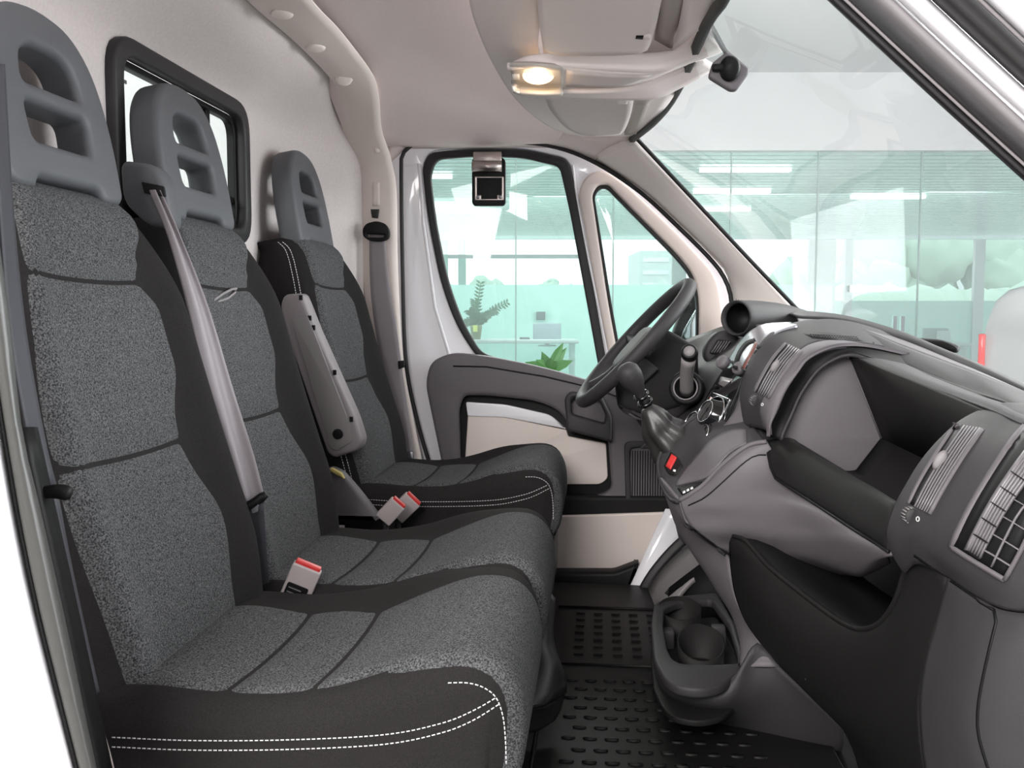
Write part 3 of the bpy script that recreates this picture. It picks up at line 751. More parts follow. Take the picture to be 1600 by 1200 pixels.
# outer bowl from headliner down to the visors
e0 = L([(728, -30, 1.70), (740, 30, 1.85), (770, 100, 2.05), (810, 160, 2.3), (862, 200, 2.55), (910, 214, 2.66)])
e1 = L([(760, -30, 1.66), (775, 30, 1.80), (800, 95, 1.98), (835, 155, 2.22), (880, 195, 2.48), (930, 211, 2.63)])
e2 = L([(800, -30, 1.62), (806, 30, 1.76), (815, 90, 1.93), (850, 150, 2.12), (895, 192, 2.42), (950, 210, 2.62)])
e3 = L([(845, -30, 1.62), (845, 30, 1.76), (842, 85, 1.90), (870, 150, 2.08), (915, 195, 2.42), (970, 212, 2.62)])
loft('console_bowl', [e0, e1, e2, e3], M['over'], oc, n=40, m=16, th=.006)
# roof of the console (behind visors) to the glass
f0 = L([(845, -60, 1.50), (845, 0, 1.68), (850, 90, 1.93), (870, 155, 2.12), (915, 200, 2.45), (960, 214, 2.64)])
f1 = L([(1010, -60, 1.50), (1005, 0, 1.68), (995, 90, 1.93), (985, 160, 2.12), (980, 200, 2.45), (985, 214, 2.65)])
f2 = L([(1120, -60, 1.44), (1100, 20, 1.70), (1080, 90, 1.93), (1050, 155, 2.12), (1015, 195, 2.42), (996, 216, 2.66)])
cr_ = loft('console_roof', [f0, f1, f2], M['over'], oc, n=30, m=12, th=.006)
# strips in front of visors
loft('front_strip', [L([(1038, -40, 1.50), (1030, 30, 1.70), (1022, 62, 1.80)]), L([(1075, -40, 1.50), (1062, 30, 1.70), (1050, 78, 1.83)])], M['strip'], oc, n=10, m=4, th=.01)
loft('front_strip', [L([(988, 158, 2.06), (983, 190, 2.3), (976, 211, 2.52)]), L([(1016, 158, 2.06), (1005, 188, 2.3), (994, 210, 2.55)])], M['strip'], oc, n=10, m=4, th=.01)
loft('windscreen_rail', [L([(1075, -40, 1.49), (1062, 30, 1.69), (1050, 80, 1.80)]), L([(1135, -40, 1.46), (1120, 15, 1.60), (1105, 38, 1.66)])], M['over'], oc, n=10, m=4, th=.01)
# centre ridge: near lip, underside, far lip
g0 = L([(792, 100, 1.88), (840, 84, 1.84), (960, 84, 1.82), (1030, 82, 1.82), (1062, 74, 1.80), (1106, 40, 1.72)])
g1 = L([(792, 102, 1.86), (840, 102, 1.84), (960, 112, 1.84), (1032, 113, 1.84), (1070, 100, 1.83), (1133, 80, 1.80)])
g2 = L([(797, 104, 1.865), (840, 106, 1.85), (960, 115, 1.85), (1032, 116, 1.85), (1070, 103, 1.84), (1133, 84, 1.81)])
loft('ridge_near_lip', [g0, g1], M['over'], oc, n=40, m=5, th=.010)
g3 = L([(806, 140, 1.97), (860, 142, 1.97), (920, 140, 1.96), (985, 136, 1.95), (1050, 112, 1.93), (1092, 96, 1.90)])
rdg = loft('ridge_underside', [g1, g3], M['over'], oc, n=40, m=6, th=.006)
g4 = L([(806, 143, 1.96), (860, 144, 1.96), (920, 144, 1.95), (982, 138, 1.94), (1050, 114, 1.92), (1098, 96, 1.89)])
g5 = L([(815, 150, 1.99), (860, 152, 1.99), (960, 156, 1.98), (1020, 156, 1.98), (1060, 140, 1.97), (1120, 108, 1.93)])
loft('ridge_far_lip', [g4, g5], M['over'], oc, n=40, m=5, th=.010)
tb2 = bvh(rdg)
stick('ridge_recess', [[(885, 110), (960, 117), (1030, 118)], [(885, 136), (930, 138), (980, 134)]], tb2, M['visor'], oc, .002, 12, 5, .003)
# visors
v1 = loft('sun_visor', [L([(838, -60, 1.46), (840, 0, 1.62), (843, 40, 1.71), (850, 78, 1.79), (862, 84, 1.80)]), L([(880, -60, 1.45), (880, 0, 1.61), (880, 40, 1.70), (882, 80, 1.79), (885, 87, 1.80)]), L([(960, -60, 1.44), (960, 0, 1.60), (960, 40, 1.69), (958, 80, 1.78), (958, 87, 1.79)]), L([(1046, -60, 1.44), (1034, 0, 1.60), (1025, 40, 1.69), (1013, 76, 1.77), (1000, 84, 1.78)])], M['visor'], None, n=24, m=18, th=.018)
v1r = empty('sun_visor', v1.location, 'large pale passenger sun visor folded up, nearest in the overhead console', 'sun visor', 'sun visors')
v1.name = 'visor_pad'; v1.parent = v1r; v1.location = (0, 0, 0)
tv = bvh(v1)
stick('visor_notch', [[(994, 56), (1006, 56)], [(993, 61), (1004, 62)]], tv, M['black'], v1r, .002, 5, 3, .004)
stick('visor_clip', [[(1006, 56), (1018, 54)], [(1005, 62), (1016, 62)]], tv, M['over'], v1r, .004, 5, 3, .006)
v2 = loft('sun_visor', [L([(852, 154, 2.03), (862, 175, 2.15), (885, 200, 2.35), (905, 210, 2.45)]), L([(900, 153, 2.02), (905, 175, 2.15), (915, 200, 2.35), (925, 213, 2.45)]), L([(960, 156, 2.02), (960, 176, 2.15), (955, 200, 2.35), (950, 213, 2.45)]), L([(990, 158, 2.02), (986, 178, 2.15), (978, 200, 2.35), (970, 210, 2.43)])], M['visor'], None, n=20, m=14, th=.018)
v2r = empty('sun_visor', v2.location, 'smaller looking driver sun visor folded up beyond the console ridge', 'sun visor', 'sun visors')
v2.name = 'visor_pad'; v2.parent = v2r; v2.location = (0, 0, 0)
stick('visor_clip', [[(962, 158), (982, 158)], [(964, 163), (980, 163)]], bvh(v2), M['over'], v2r, .004, 5, 3, .006)
# dome lamp
dl = empty('dome_lamp', P(840, 122, 1.9), 'small interior lamp glowing warm on the overhead console', 'lamp')
dlb = stick('lens', [[(796, 102), (840, 103), (880, 107)], [(800, 122), (840, 124), (881, 126)], [(806, 141), (845, 144), (879, 143)]], tb2, M['lens'], dl, .007, 14, 8, .008)
tl2 = bvh(dlb)
cgl = hit(tl2, 841, 118, 0)
Ml = frame_to(cgl, (EYE-cgl)) @ Matrix.Diagonal((1, .55, 1, 1))
lathe('bulb_window', [(0, -.002), (.030, -.001), (.031, .002), (.022, .005), (0, .006)], M['lampglow'], dl, Ml, 28)
for v in (117, 135): stick('switch', [[(800, v), (811, v)], [(801, v+8), (812, v+8)]], tl2, M['white'], dl, .005, 4, 3, .004)
pt = bpy.data.lights.new('dome_bulb', 'POINT'); pt.energy = .10; pt.color = (1, .72, .45); pt.shadow_soft_size = .02
pto = bpy.data.objects.new('dome_bulb', pt); COL.objects.link(pto); pto.location = cgl+(EYE-cgl).normalized()*.03
# mirror bracket
mb = empty('sensor_bracket', P(1145, 130, 1.86), 'dark grey bracket with black socket at the top of the windscreen', 'bracket')
plate('cover', [fillet(pl([(1107, 38), (1118, 50), (1136, 80), (1170, 108), (1168, 118), (1150, 143), (1140, 143), (1106, 122), (1112, 100), (1132, 84)], 1.745), [.002, .01, .01, .006, .005, .005, .005, .006, .004, .004])], M['dash2'], mb, .02, .005, y=1.745)
lathe('socket', [(0, 0), (.017, 0), (.019, .006), (.016, .014), (0, .016)], M['black'], mb, frame_to(P(1141, 108, 1.735), V((-.3, -1, -.1))) @ Matrix.Diagonal((1, 1.2, 1, 1)), 20)
box('socket_neck', P(1122, 106, 1.73), (.022, .015, .013), M['black'], mb, bev=.004)
# grab handle
gh = empty('grab_handle', P(737, 170, 2.70), 'pale roof grab handle above the driver door', 'handle')
tube('grip', spline(L([(684, 150, 2.75), (690, 163, 2.69), (712, 172, 2.68), (737, 174, 2.68), (770, 172, 2.68), (788, 165, 2.69), (794, 152, 2.75)]), 24), .014, M['beige'], gh, 10)
for u in (690, 787): box('mount', P(u, 156, 2.745), (.03, .05, .035), M['beige'], gh, bev=.008)
box('coat_hook', P(767, 160, 2.70), (.01, .02, .02), M['beige'], gh, bev=.003)

# ============================================================ DASHBOARD
D = empty('dashboard', (.55, 1.9, .45), 'long charcoal dashboard with open storage trays, vents and radio', 'dashboard')
def push(pts, d): return [p+(p-EYE).normalized()*d for p in pts]
# hidden carrier body
core = [V(p) for p in ((.60, .10, 0), (.58, .45, 0), (.57, .60, 0), (.62, .665, 0), (.70, .66, 0), (.82, .60, 0), (.90, .50, 0), (.90, .10, 0))]
plate('carrier', [core], M['black'], D, 1.66, .01, Matrix.Translation((0, 1.90, 0)) @ MY)
h0 = L([(1400, 524, 2.02), (1330, 503, 2.05), (1270, 500, 1.98), (1222, 511, 1.92), (1198, 527, 1.88), (1180, 550, 1.86), (1166, 580, 1.84), (1157, 612, 1.84), (1158, 635, 1.84), (1164, 668, 1.82)])
h1 = L([(1410, 540, 1.88), (1330, 519, 1.90), (1275, 516, 1.86), (1240, 525, 1.84), (1222, 539, 1.82), (1206, 558, 1.80), (1191, 582, 1.79), (1176, 612, 1.79), (1170, 632, 1.79), (1178, 668, 1.78)])
h2 = L([(1415, 548, 1.82), (1340, 535, 1.82), (1300, 531, 1.79), (1268, 537, 1.77), (1248, 549, 1.75), (1230, 567, 1.74), (1211, 592, 1.73), (1195, 619, 1.73), (1188, 640, 1.74), (1196, 672, 1.74)])
h3 = L([(1420, 556, 1.76), (1360, 543, 1.75), (1320, 541, 1.73), (1290, 547, 1.72), (1262, 562, 1.71), (1248, 580, 1.70), (1228, 610, 1.70), (1214, 642, 1.70), (1204, 664, 1.70), (1203, 682, 1.70)])
h4 = L([(1425, 586, 1.62), (1385, 572, 1.67), (1350, 560, 1.71), (1327, 555, 1.73), (1303, 562, 1.73), (1277, 580, 1.73), (1252, 615, 1.73), (1236, 650, 1.73), (1224, 676, 1.72), (1221, 688, 1.72)])
hood = loft('vent_hood', [push(h0, .12), push(h0, .03), h0, h1, h2], M['dash'], D, n=50, m=26, th=.006)
band = loft('hood_band', [push(h2, .004), h2, [a.lerp(b, .5)+(EYE-a).normalized()*.008 for a, b in zip(spline(h2, 20), spline(h3, 20))], h3, push(h3, .004)], M['dash2'], D, n=50, m=14, th=.006)
loft('tray_groove', [push(h3, .006), [a.lerp(b, .5)+(a-EYE).normalized()*.012 for a, b in zip(spline(h3, 20), spline(h4, 20))], h4, push(h4, .012)], M['dashd'], D, n=50, m=12, th=.006)
tube('tray_rim', spline(h4[1:], 50), .0035, M['dash'], D, 8)
# tray
plate('tray_side', [fillet(pl([(1327, 556), (1303, 562), (1277, 580), (1252, 615), (1220, 690), (1262, 715), (1312, 740), (1338, 735), (1377, 685)], 1.755), [.01, .02, .02, .03, .005, .03, .02, .004, .002])], M['dash2'], D, .008, .002, y=1.76)
b0 = [P(1325, 556, 1.757), P(1440, 603, 1.45), P(1500, 628, 1.32), P(1560, 652, 1.18)]
b1 = [P(1377, 685, 1.757), V((.533, 1.5, .557)), V((.533, 1.3, .556)), V((.533, 1.1, .555))]
loft('tray_back', [b0, b1], M['dashd'], D, n=10, m=3, th=.008)
b2 = [P(1338, 735, 1.757), V((.486, 1.5, .498)), V((.486, 1.3, .498)), V((.486, 1.1, .498))]
b3 = [P(1300, 736, 1.757), V((.435, 1.5, .49)), V((.43, 1.3, .49)), V((.43, 1.1, .49))]
loft('tray_floor', [b1, b2, b3], M['dashd'], D, n=10, m=3, th=.008, smooth_rows=False)
tube('tray_corner', [P(1377, 685, 1.753), P(1328, 558, 1.753)], .002, M['dash2'], D, 6)
loft('corner_filler', [L([(1172, 640, 1.80), (1172, 700, 1.78), (1180, 760, 1.74)]), L([(1240, 640, 1.79), (1240, 700, 1.77), (1260, 790, 1.66)])], M['black'], D, n=8, m=4, th=.01)
l1 = L([(1207, 686, 1.75), (1219, 685, 1.73), (1231, 684, 1.71), (1243, 692, 1.66), (1310, 733, 1.48), (1355, 759, 1.36), (1400, 788, 1.22)])
l2 = L([(1200, 692, 1.73), (1206, 702, 1.71), (1216, 712, 1.68), (1232, 720, 1.64), (1302, 764, 1.45), (1345, 790, 1.34), (1392, 822, 1.20)])
l3 = L([(1197, 690, 1.74), (1199, 705, 1.715), (1204, 730, 1.70), (1212, 748, 1.68), (1285, 795, 1.47), (1335, 828, 1.34), (1388, 862, 1.20)])
led = loft('tray_ledge', [[p+V((.05, .01, -.06)) for p in l1], [p+V((.018, .0, -.01)) for p in l1], l1, l2, l3, [p+V((.03, 0, -.004)) for p in l3]], M['dashd'], D, n=30, m=20, th=.005)
tube('ledge_seam', push(l3, -.001), .0025, M['black'], D, 6)
# dash top
rA = L([(1327, 556, 1.75), (1377, 573, 1.62), (1440, 599, 1.46), (1500, 623, 1.33), (1552, 643, 1.20), (1600, 665, 1.10)])
rB = L([(1335, 548, 1.85), (1395, 562, 1.74), (1470, 592, 1.58), (1540, 618, 1.40), (1590, 634, 1.27), (1680, 670, 1.12)])
rC2 = L([(1248, 502, 2.15), (1330, 510, 2.0), (1410, 540, 1.84), (1480, 566, 1.72), (1550, 592, 1.56), (1640, 628, 1.40)])
rC1 = L([(1246, 497, 2.30), (1325, 503, 2.18), (1405, 528, 1.98), (1475, 556, 1.83), (1545, 586, 1.66), (1630, 625, 1.5)])
rC = L([(1225, 494, 2.55), (1252, 490, 2.48), (1320, 497, 2.32), (1400, 519, 2.07), (1470, 548, 1.90), (1540, 578, 1.74), (1600, 606, 1.64), (1680, 650, 1.5)])
rD = [p+V((.10, 0, -.05)) for p in rC]
top_ = loft('top_cover', [push(rA, .004), rA, [a.lerp(b, .3)+V((0, 0, .004)) for a, b in zip(rA, rB)], rB], M['dash'], D, n=40, m=10, th=.006)
loft('top_pad', [[p+V((0, 0, -.012)) for p in rB], [a.lerp(b, .08)+V((0, 0, -.002)) for a, b in zip(spline(rB, 12), spline(rC2, 12))], rC2], M['dash'], D, n=40, m=10, th=.006)
loft('top_ridge', [[p+V((-.003, 0, -.008)) for p in rC2], rC2, rC1], M['dash2'], D, n=40, m=8, th=.006)
loft('cowl', [[p+V((0, 0, -.010)) for p in rC1], rC1, rC, rD], M['dash'], D, n=40, m=14, th=.006)
tube('defroster_slot', L([(1352, 552, 1.86), (1400, 568, 1.74), (1470, 596, 1.56), (1530, 618, 1.40), (1572, 634, 1.28)]), .0045, M['black'], D, 6)
tube('top_seam', L([(1365, 535, 1.83), (1368, 548, 1.79)]), .0018, M['black'], D, 6)
th_ = bvh(hood, band)
spk = stick('speaker_grille', [[(1256, 521), (1290, 519), (1340, 528)], [(1268, 527), (1300, 531), (1352, 533)]], th_, M['dashd'], D, .002, 16, 4, .003)
tsp = bvh(spk); gp = []
for i in range(18):
    for j in range(3):
        gp.append(box_geo(hit(tsp, 1266+i*4.2+j*2, 522.5+j*2.6+i*.22, .0003), (.003, .004, .001)))
vs, fs = join_geo(gp); tag(mesh_obj('speaker_holes', vs, fs, M['black'], spk, False), kind='stuff')

# vents: backing, lengthwise slats, slider, wheel
def vent(Lp, Rp, t, target, nsl, f0, knob, wheel, name='slim_vent'):
    bk = stick(name, [Lp, Rp], t, M['black'], target, .002, 14, 6, .003)
    tb_ = bvh(bk)
    Ls, Rs = spline([V((a, b, 0)) for a, b in Lp], 14), spline([V((a, b, 0)) for a, b in Rp], 14)
    for i in range(nsl):
        f = f0+(1-f0)*(i+.3)/nsl; f2 = f0+(1-f0)*(i+.68)/nsl
        stick('slat', [[tuple(a.lerp(b, f))[:2] for a, b in zip(Ls, Rs)], [tuple(a.lerp(b, f2))[:2] for a, b in zip(Ls, Rs)]], t, M['slat'], bk, .0055, 12, 3, .002)
    # bright edge frame
    stick('frame_edge', [[tuple(b)[:2] for b in Rs], [(b.x+3, b.y+1.5) for b in Rs]], t, M['dash2'], bk, .007, 14, 3, .006)
    stick('frame_edge', [[tuple(b)[:2] for b in Ls], [(b.x-3, b.y-1.5) for b in Ls]], t, M['dash2'], bk, .007, 14, 3, .006)
    p = hit(tb_, *knob, .008)
    ax = (hit(tb_, knob[0]+8, knob[1]-13, .008)-p).normalized(); nn = (EYE-p).normalized()
    Mk = frame_to(p, nn, ax.cross(nn)) 
    lathe('slider', [(0, -.003), (.008, -.002), (.009, .001), (.006, .003), (0, .0035)], M['grey'], bk, frame_to(p, nn, ax) @ Matrix.Diagonal((.75, 1.5, 1, 1)), 16)
    pw = hit(tb_, *wheel, .002)
    a2 = (hit(t, wheel[0]+10, wheel[1]+5, .002)-hit(t, wheel[0]-10, wheel[1]-5, .002)).normalized()
    Mw = frame_to(hit(t, *wheel, -.004), a2)
    k = lathe('thumbwheel', [(0, -.008), (.008, -.008), (.009, -.007), (.009, .007), (.008, .008), (0, .008)], M['slat'], bk, Mw, 18); k.data.materials[0] = M['dash']
    gp = [tube_geo([Mw @ V((.0094*math.cos(a), .0094*math.sin(a), -.006)), Mw @ V((.0094*math.cos(a), .0094*math.sin(a), .006))], .0009, 5) for a in [i*.42 for i in range(15)]]
    vs, fs = join_geo(gp); mesh_obj('wheel_ribs', vs, fs, M['grey'], bk)
    return bk
th_ = bvh(hood, band)
vent([(1229, 536), (1208, 560), (1191, 588), (1179, 612)], [(1250, 546), (1230, 568), (1212, 595), (1197, 621)], th_, D, 5, .15, (1211, 572), (1180, 626))
for (u, v, r_) in ((1191, 632, 2.2),):
    p = hit(th_, u, v, .004); tube('zero_mark', [hit(th_, u+r_*math.cos(a)*.7, v+r_*math.sin(a), .003) for a in [k*math.pi/5 for k in range(10)]], .0007, M['white'], D, 5, True)
# ---- passenger end
es = L([(1600, 630, 1.28), (1562, 631, 1.26), (1512, 650, 1.24), (1475, 680, 1.22), (1440, 720, 1.21), (1412, 765, 1.20), (1398, 795, 1.195), (1387, 833, 1.19), (1395, 866, 1.185), (1413, 897, 1.185)])
e1 = L([(1640, 640, 1.22), (1580, 640, 1.20), (1535, 655, 1.185), (1497, 690, 1.17), (1466, 730, 1.16), (1438, 770, 1.155), (1422, 800, 1.15), (1410, 835, 1.15), (1412, 860, 1.15), (1424, 885, 1.15)])
e2 = L([(1660, 650, 1.17), (1600, 652, 1.15), (1550, 672, 1.13), (1515, 705, 1.12), (1485, 745, 1.115), (1462, 780, 1.11), (1447, 805, 1.11), (1434, 835, 1.11), (1434, 862, 1.115), (1440, 882, 1.12)])
e3 = L([(1680, 670, 1.10), (1620, 670, 1.08), (1580, 688, 1.07), (1545, 728, 1.065), (1515, 773, 1.06), (1495, 813, 1.055), (1480, 845, 1.055), (1472, 875, 1.065), (1480, 902, 1.09)])
e4 = L([(1720, 690, 1.04), (1660, 690, 1.02), (1615, 718, 1.01), (1580, 760, 1.005), (1550, 810, 1.005), (1530, 855, 1.01), (1515, 895, 1.025), (1520, 930, 1.04)])
e5 = L([(1800, 700, .99), (1720, 700, .98), (1680, 740, .97), (1650, 800, .965), (1620, 860, .965), (1595, 915, .975), (1580, 955, .99)])
e6 = L([(1900, 720, .96), (1850, 740, .95), (1800, 790, .94), (1760, 850, .94), (1720, 900, .94), (1690, 940, .95), (1680, 960, .96)])
fas = loft('end_fascia', [push(es, .35), push(es, .06), es, e1, e2, e3, e4, e5, e6], M['dash'], D, n=50, m=50, th=.005)
tf = bvh(fas)
vent([(1495, 662), (1468, 700), (1440, 745), (1419, 786)], [(1533, 668), (1505, 706), (1475, 753), (1448, 801)], tf, D, 6, .25, (1469, 719), (1423, 805))
tube('zero_mark', [hit(tf, 1434+2.4*math.cos(a), 811+3.6*math.sin(a), .003) for a in [k*math.pi/6 for k in range(12)]], .0006, M['white'], D, 5, True)
bv = stick('side_vent', [[(1618, 655), (1584, 690), (1547, 745), (1516, 798), (1489, 852)], [(1665, 690), (1640, 735), (1620, 790), (1598, 845), (1568, 902)]], tf, M['black'], D, .002, 16, 8, .003)
tv_ = bvh(bv)
def stroke(name, pts, wd, t, m_, par, off=.005, th=.005):
    q = spline([V((a, b, 0)) for a, b in pts], 14); A_, B_ = [], []
    for i, p in enumerate(q):
        d = (q[min(13, i+1)]-q[max(0, i-1)]).normalized(); n_ = V((-d.y, d.x, 0))*wd/2
        A_.append(tuple(p+n_)[:2]); B_.append(tuple(p-n_)[:2])
    return stick(name, [A_, B_], t, m_, par, off, 14, 2, th)
stroke('frame_edge', [(1612, 652), (1580, 687), (1543, 742), (1511, 796), (1483, 854)], 7, tf, M['dash2'], bv, .006, .008)
stroke('frame_edge', [(1483, 854), (1520, 878), (1568, 907)], 6, tf, M['dash2'], bv, .006, .008)
stroke('frame_edge', [(1568, 907), (1598, 852), (1622, 795), (1645, 735)], 6, tf, M['dash2'], bv, .006, .008)
# ribbed louver carrier
Lr, Rr = [(1632, 668), (1596, 712), (1558, 766), (1531, 813), (1508, 860)], [(1656, 684), (1618, 730), (1581, 780), (1553, 827), (1529, 874)]
Lr_, Rr_ = spline([V((a, b, 0)) for a, b in Lr], 33), spline([V((a, b, 0)) for a, b in Rr], 33)
stroke('louver_rail', Lr, 5, tv_, M['slat'], bv, .008, .005)
for k in range(10, 33, 1):
    a, b = Lr_[k], Rr_[k]
    if k % 4 == 0: stroke('louver_gap', [tuple(a)[:2], tuple(b)[:2]], 1.5, tv_, M['black'], bv, .009, .002)
for f in (.18, .38, .58, .78, .97):
    stroke('louver_rib', [tuple(a.lerp(b, f))[:2] for a, b in zip(Lr_[::4], Rr_[::4])], 2.8, tv_, M['slat'], bv, .006, .004)
stroke('blade', [(1664, 700), (1622, 765), (1592, 800), (1570, 840), (1548, 886)], 2.5, tv_, M['slat'], bv, .006, .004)
for (u, v) in ((1534, 858), (1548, 833), (1565, 806), (1584, 780), (1602, 752)):
    stroke('blade', [(u, v), (u+22, v+13), (u+46, v+28)], 1.8, tv_, M['slat'], bv, .004, .003)
# ---- lower end
d0 = L([(1480, 902, 1.09), (1462, 970, 1.10), (1443, 1040, 1.10), (1436, 1110, 1.10), (1444, 1200, 1.09), (1465, 1290, 1.08)])
d1 = L([(1515, 926, 1.045), (1497, 990, 1.04), (1482, 1060, 1.04), (1476, 1130, 1.04), (1488, 1200, 1.035), (1505, 1290, 1.03)])
d2 = L([(1562, 952, 1.0), (1540, 1020, .995), (1530, 1080, .995), (1527, 1130, .995), (1543, 1200, .99), (1570, 1290, .99)])
d3 = L([(1640, 960, .96), (1625, 1020, .96), (1620, 1080, .96), (1620, 1130, .96), (1635, 1200, .96), (1650, 1290, .96)])
d4 = L([(1800, 960, .93), (1800, 1020, .93), (1800, 1080, .93), (1800, 1130, .93), (1800, 1200, .93), (1800, 1290, .93)])
loe = loft('end_panel', [d0, d1, d2, d3, d4], M['dash'], D, n=30, m=30, th=.006)
tl_ = bvh(loe, fas)
stroke('panel_seam', [(1428, 868), (1455, 887), (1480, 904), (1515, 928), (1552, 951)], 3.5, tl_, M['black'], D, .0015, .002)
stroke('panel_seam', [(1552, 951), (1557, 962), (1546, 1010), (1535, 1060), (1528, 1100), (1527, 1140), (1535, 1175), (1548, 1215)], 4, tl_, M['black'], D, .0015, .002)
q0 = L([(1146, 838, 1.67), (1165, 845, 1.63), (1200, 884, 1.56), (1240, 917, 1.49), (1283, 950, 1.42), (1317, 973, 1.36), (1343, 983, 1.31), (1367, 978, 1.27), (1387, 960, 1.24), (1403, 930, 1.21), (1413, 897, 1.19), (1428, 868, 1.15)])
q1 = L([(1139, 856, 1.685), (1160, 900, 1.62), (1200, 950, 1.53), (1250, 990, 1.44), (1310, 1020, 1.34), (1370, 1020, 1.24), (1425, 975, 1.15), (1462, 930, 1.11), (1481, 903, 1.095)])
q2 = L([(1150, 936, 1.69), (1200, 1000, 1.56), (1280, 1060, 1.40), (1360, 1080, 1.26), (1420, 1060, 1.14), (1450, 1015, 1.10)])
q3 = L([(1190, 1008, 1.64), (1260, 1080, 1.48), (1340, 1130, 1.32), (1400, 1130, 1.18), (1436, 1105, 1.10)])
q4 = L([(1317, 1140, 1.56), (1350, 1180, 1.42), (1380, 1200, 1.30), (1420, 1200, 1.16), (1444, 1200, 1.09)])
q5 = L([(1360, 1290, 1.5), (1400, 1290, 1.35), (1430, 1290, 1.2), (1465, 1290, 1.08)])
loft('glove_box', [[p+V((.02, 0, -.01)) for p in q0], q0, q1, q2, q3, q4, q5], M['dashd'], D, n=44, m=40, th=.008)
tube('glove_lip', spline(push(q0, -.002), 50), .004, M['dashd'], D, 8)
loft('lower_shelf', [q0, [p+V((.16, .02, -.02)) for p in q0]], M['black'], D, n=24, m=4, th=.006)
loft('glove_line', [L([(1236, 1010, 1.49), (1246, 1035, 1.47), (1259, 1062, 1.45)]), L([(1239, 1010, 1.49), (1249, 1035, 1.47), (1262, 1062, 1.45)])], M['slat'], D, n=8, m=2, th=.002)
tube('glove_edge_line', L([(1146, 885, 1.69), (1155, 925, 1.69), (1170, 955, 1.67), (1196, 990, 1.64)]), .002, M['slat'], D, 6)

# ---- console side
a0 = L([(1062, 781, 1.765), (1085, 768, 1.75), (1100, 757, 1.745), (1125, 730, 1.735), (1155, 705, 1.725), (1175, 694, 1.72), (1198, 690, 1.71)])
a1 = L([(1066, 796, 1.755), (1110, 784, 1.71), (1160, 758, 1.685), (1212, 748, 1.682)])
a2 = L([(1072, 812, 1.75), (1140, 806, 1.68), (1220, 792, 1.58), (1285, 795, 1.475)])
a3 = L([(1085, 832, 1.74), (1160, 830, 1.66), (1250, 822, 1.53), (1335, 828, 1.345)])
a4 = L([(1105, 848, 1.735), (1180, 852, 1.67), (1280, 852, 1.48), (1386, 862, 1.205)])
a5 = L([(1135, 866, 1.735), (1190, 866, 1.69), (1270, 876, 1.55), (1325, 892, 1.43), (1347, 893, 1.37), (1387, 866, 1.23)])
a6 = L([(1150, 878, 1.80), (1200, 884, 1.78), (1270, 892, 1.66), (1330, 900, 1.53), (1352, 900, 1.46), (1392, 880, 1.34)])
for r_ in (a1, a2, a3, a4): r_.append(r_[-1]+V((.03, .008, -.004)))
sidep = loft('console_side', [a0, a1, a2, a3, a4, a5, a6], M['dash2'], D, n=44, m=40, th=.006)
ts = bvh(sidep)
stroke('console_seam', [(1075, 790), (1100, 778), (1125, 757), (1160, 725), (1180, 712), (1197, 711)], 2, ts, M['black'], D, .0012, .002)
stroke('console_seam', [(1072, 818), (1103, 842), (1135, 866)], 3, ts, M['black'], D, .002, .003)
s0 = L([(1120, 640, 1.97), (1082, 655, 1.96), (1062, 672, 1.95), (1042, 695, 1.94), (1030, 714, 1.93), (1029, 735, 1.91), (1036, 762, 1.87), (1048, 780, 1.81), (1060, 784, 1.77)])
s1 = L([(1150, 640, 1.90), (1118, 665, 1.89), (1095, 692, 1.88), (1072, 722, 1.87), (1055, 748, 1.85), (1052, 758, 1.84), (1054, 766, 1.82), (1060, 773, 1.79), (1064, 780, 1.77)])
s2 = L([(1198, 690, 1.712), (1175, 694, 1.722), (1155, 705, 1.727), (1125, 730, 1.737), (1100, 757, 1.747), (1085, 768, 1.752), (1075, 775, 1.757), (1068, 779, 1.762), (1062, 782, 1.767)])
conp = loft('console_top', [push(s0, .10), s0, s1, s2], M['dash'], D, n=44, m=26, th=.006)
tube('console_edge', push(spline(s0, 30), -.001), .004, M['dash'], D, 8)
tube('console_ridge', push(spline(s2, 30), -.001), .0045, M['dash2'], D, 8)
tc_ = bvh(conp)
stick('storage_scoop', [[(1166, 671), (1150, 670), (1125, 677), (1100, 697), (1075, 727), (1055, 757)], [(1166, 692), (1140, 707), (1117, 732), (1100, 747), (1075, 754), (1056, 759)]], tc_, M['dash2'], D, .003, 20, 8, .003)
stick('red_switch', [[(1052, 709), (1055, 712)], [(1040, 727), (1043, 734)]][::1], tc_, M['red'], D, .008, 4, 3, .006) if False else None
stick('switch_pod', [[(1048, 706), (1058, 714), (1066, 727)], [(1037, 728), (1044, 740), (1054, 742)]], tc_, M['dashd'], D, .006, 8, 6, .006)
stick('red_switch', [[(1049, 709), (1057, 714)], [(1040, 728), (1047, 733)]], tc_, M['red'], D, .010, 6, 5, .006)
stick('icon', [[(1052, 733), (1056, 734)], [(1051, 736), (1055, 737)]], tc_, M['white'], D, .011, 3, 3, .001)
for i in range(3): stick('icon', [[(1066+i*6, 768-i*3), (1070+i*6, 766-i*3)], [(1067+i*6, 771-i*3), (1071+i*6, 769-i*3)]], tc_, M['white'], D, .008, 3, 3, .001)
stick('button_row', [[(1057, 762), (1075, 756), (1096, 752)], [(1064, 772), (1075, 767), (1086, 762)]], tc_, M['black'], D, .006, 8, 4, .004)
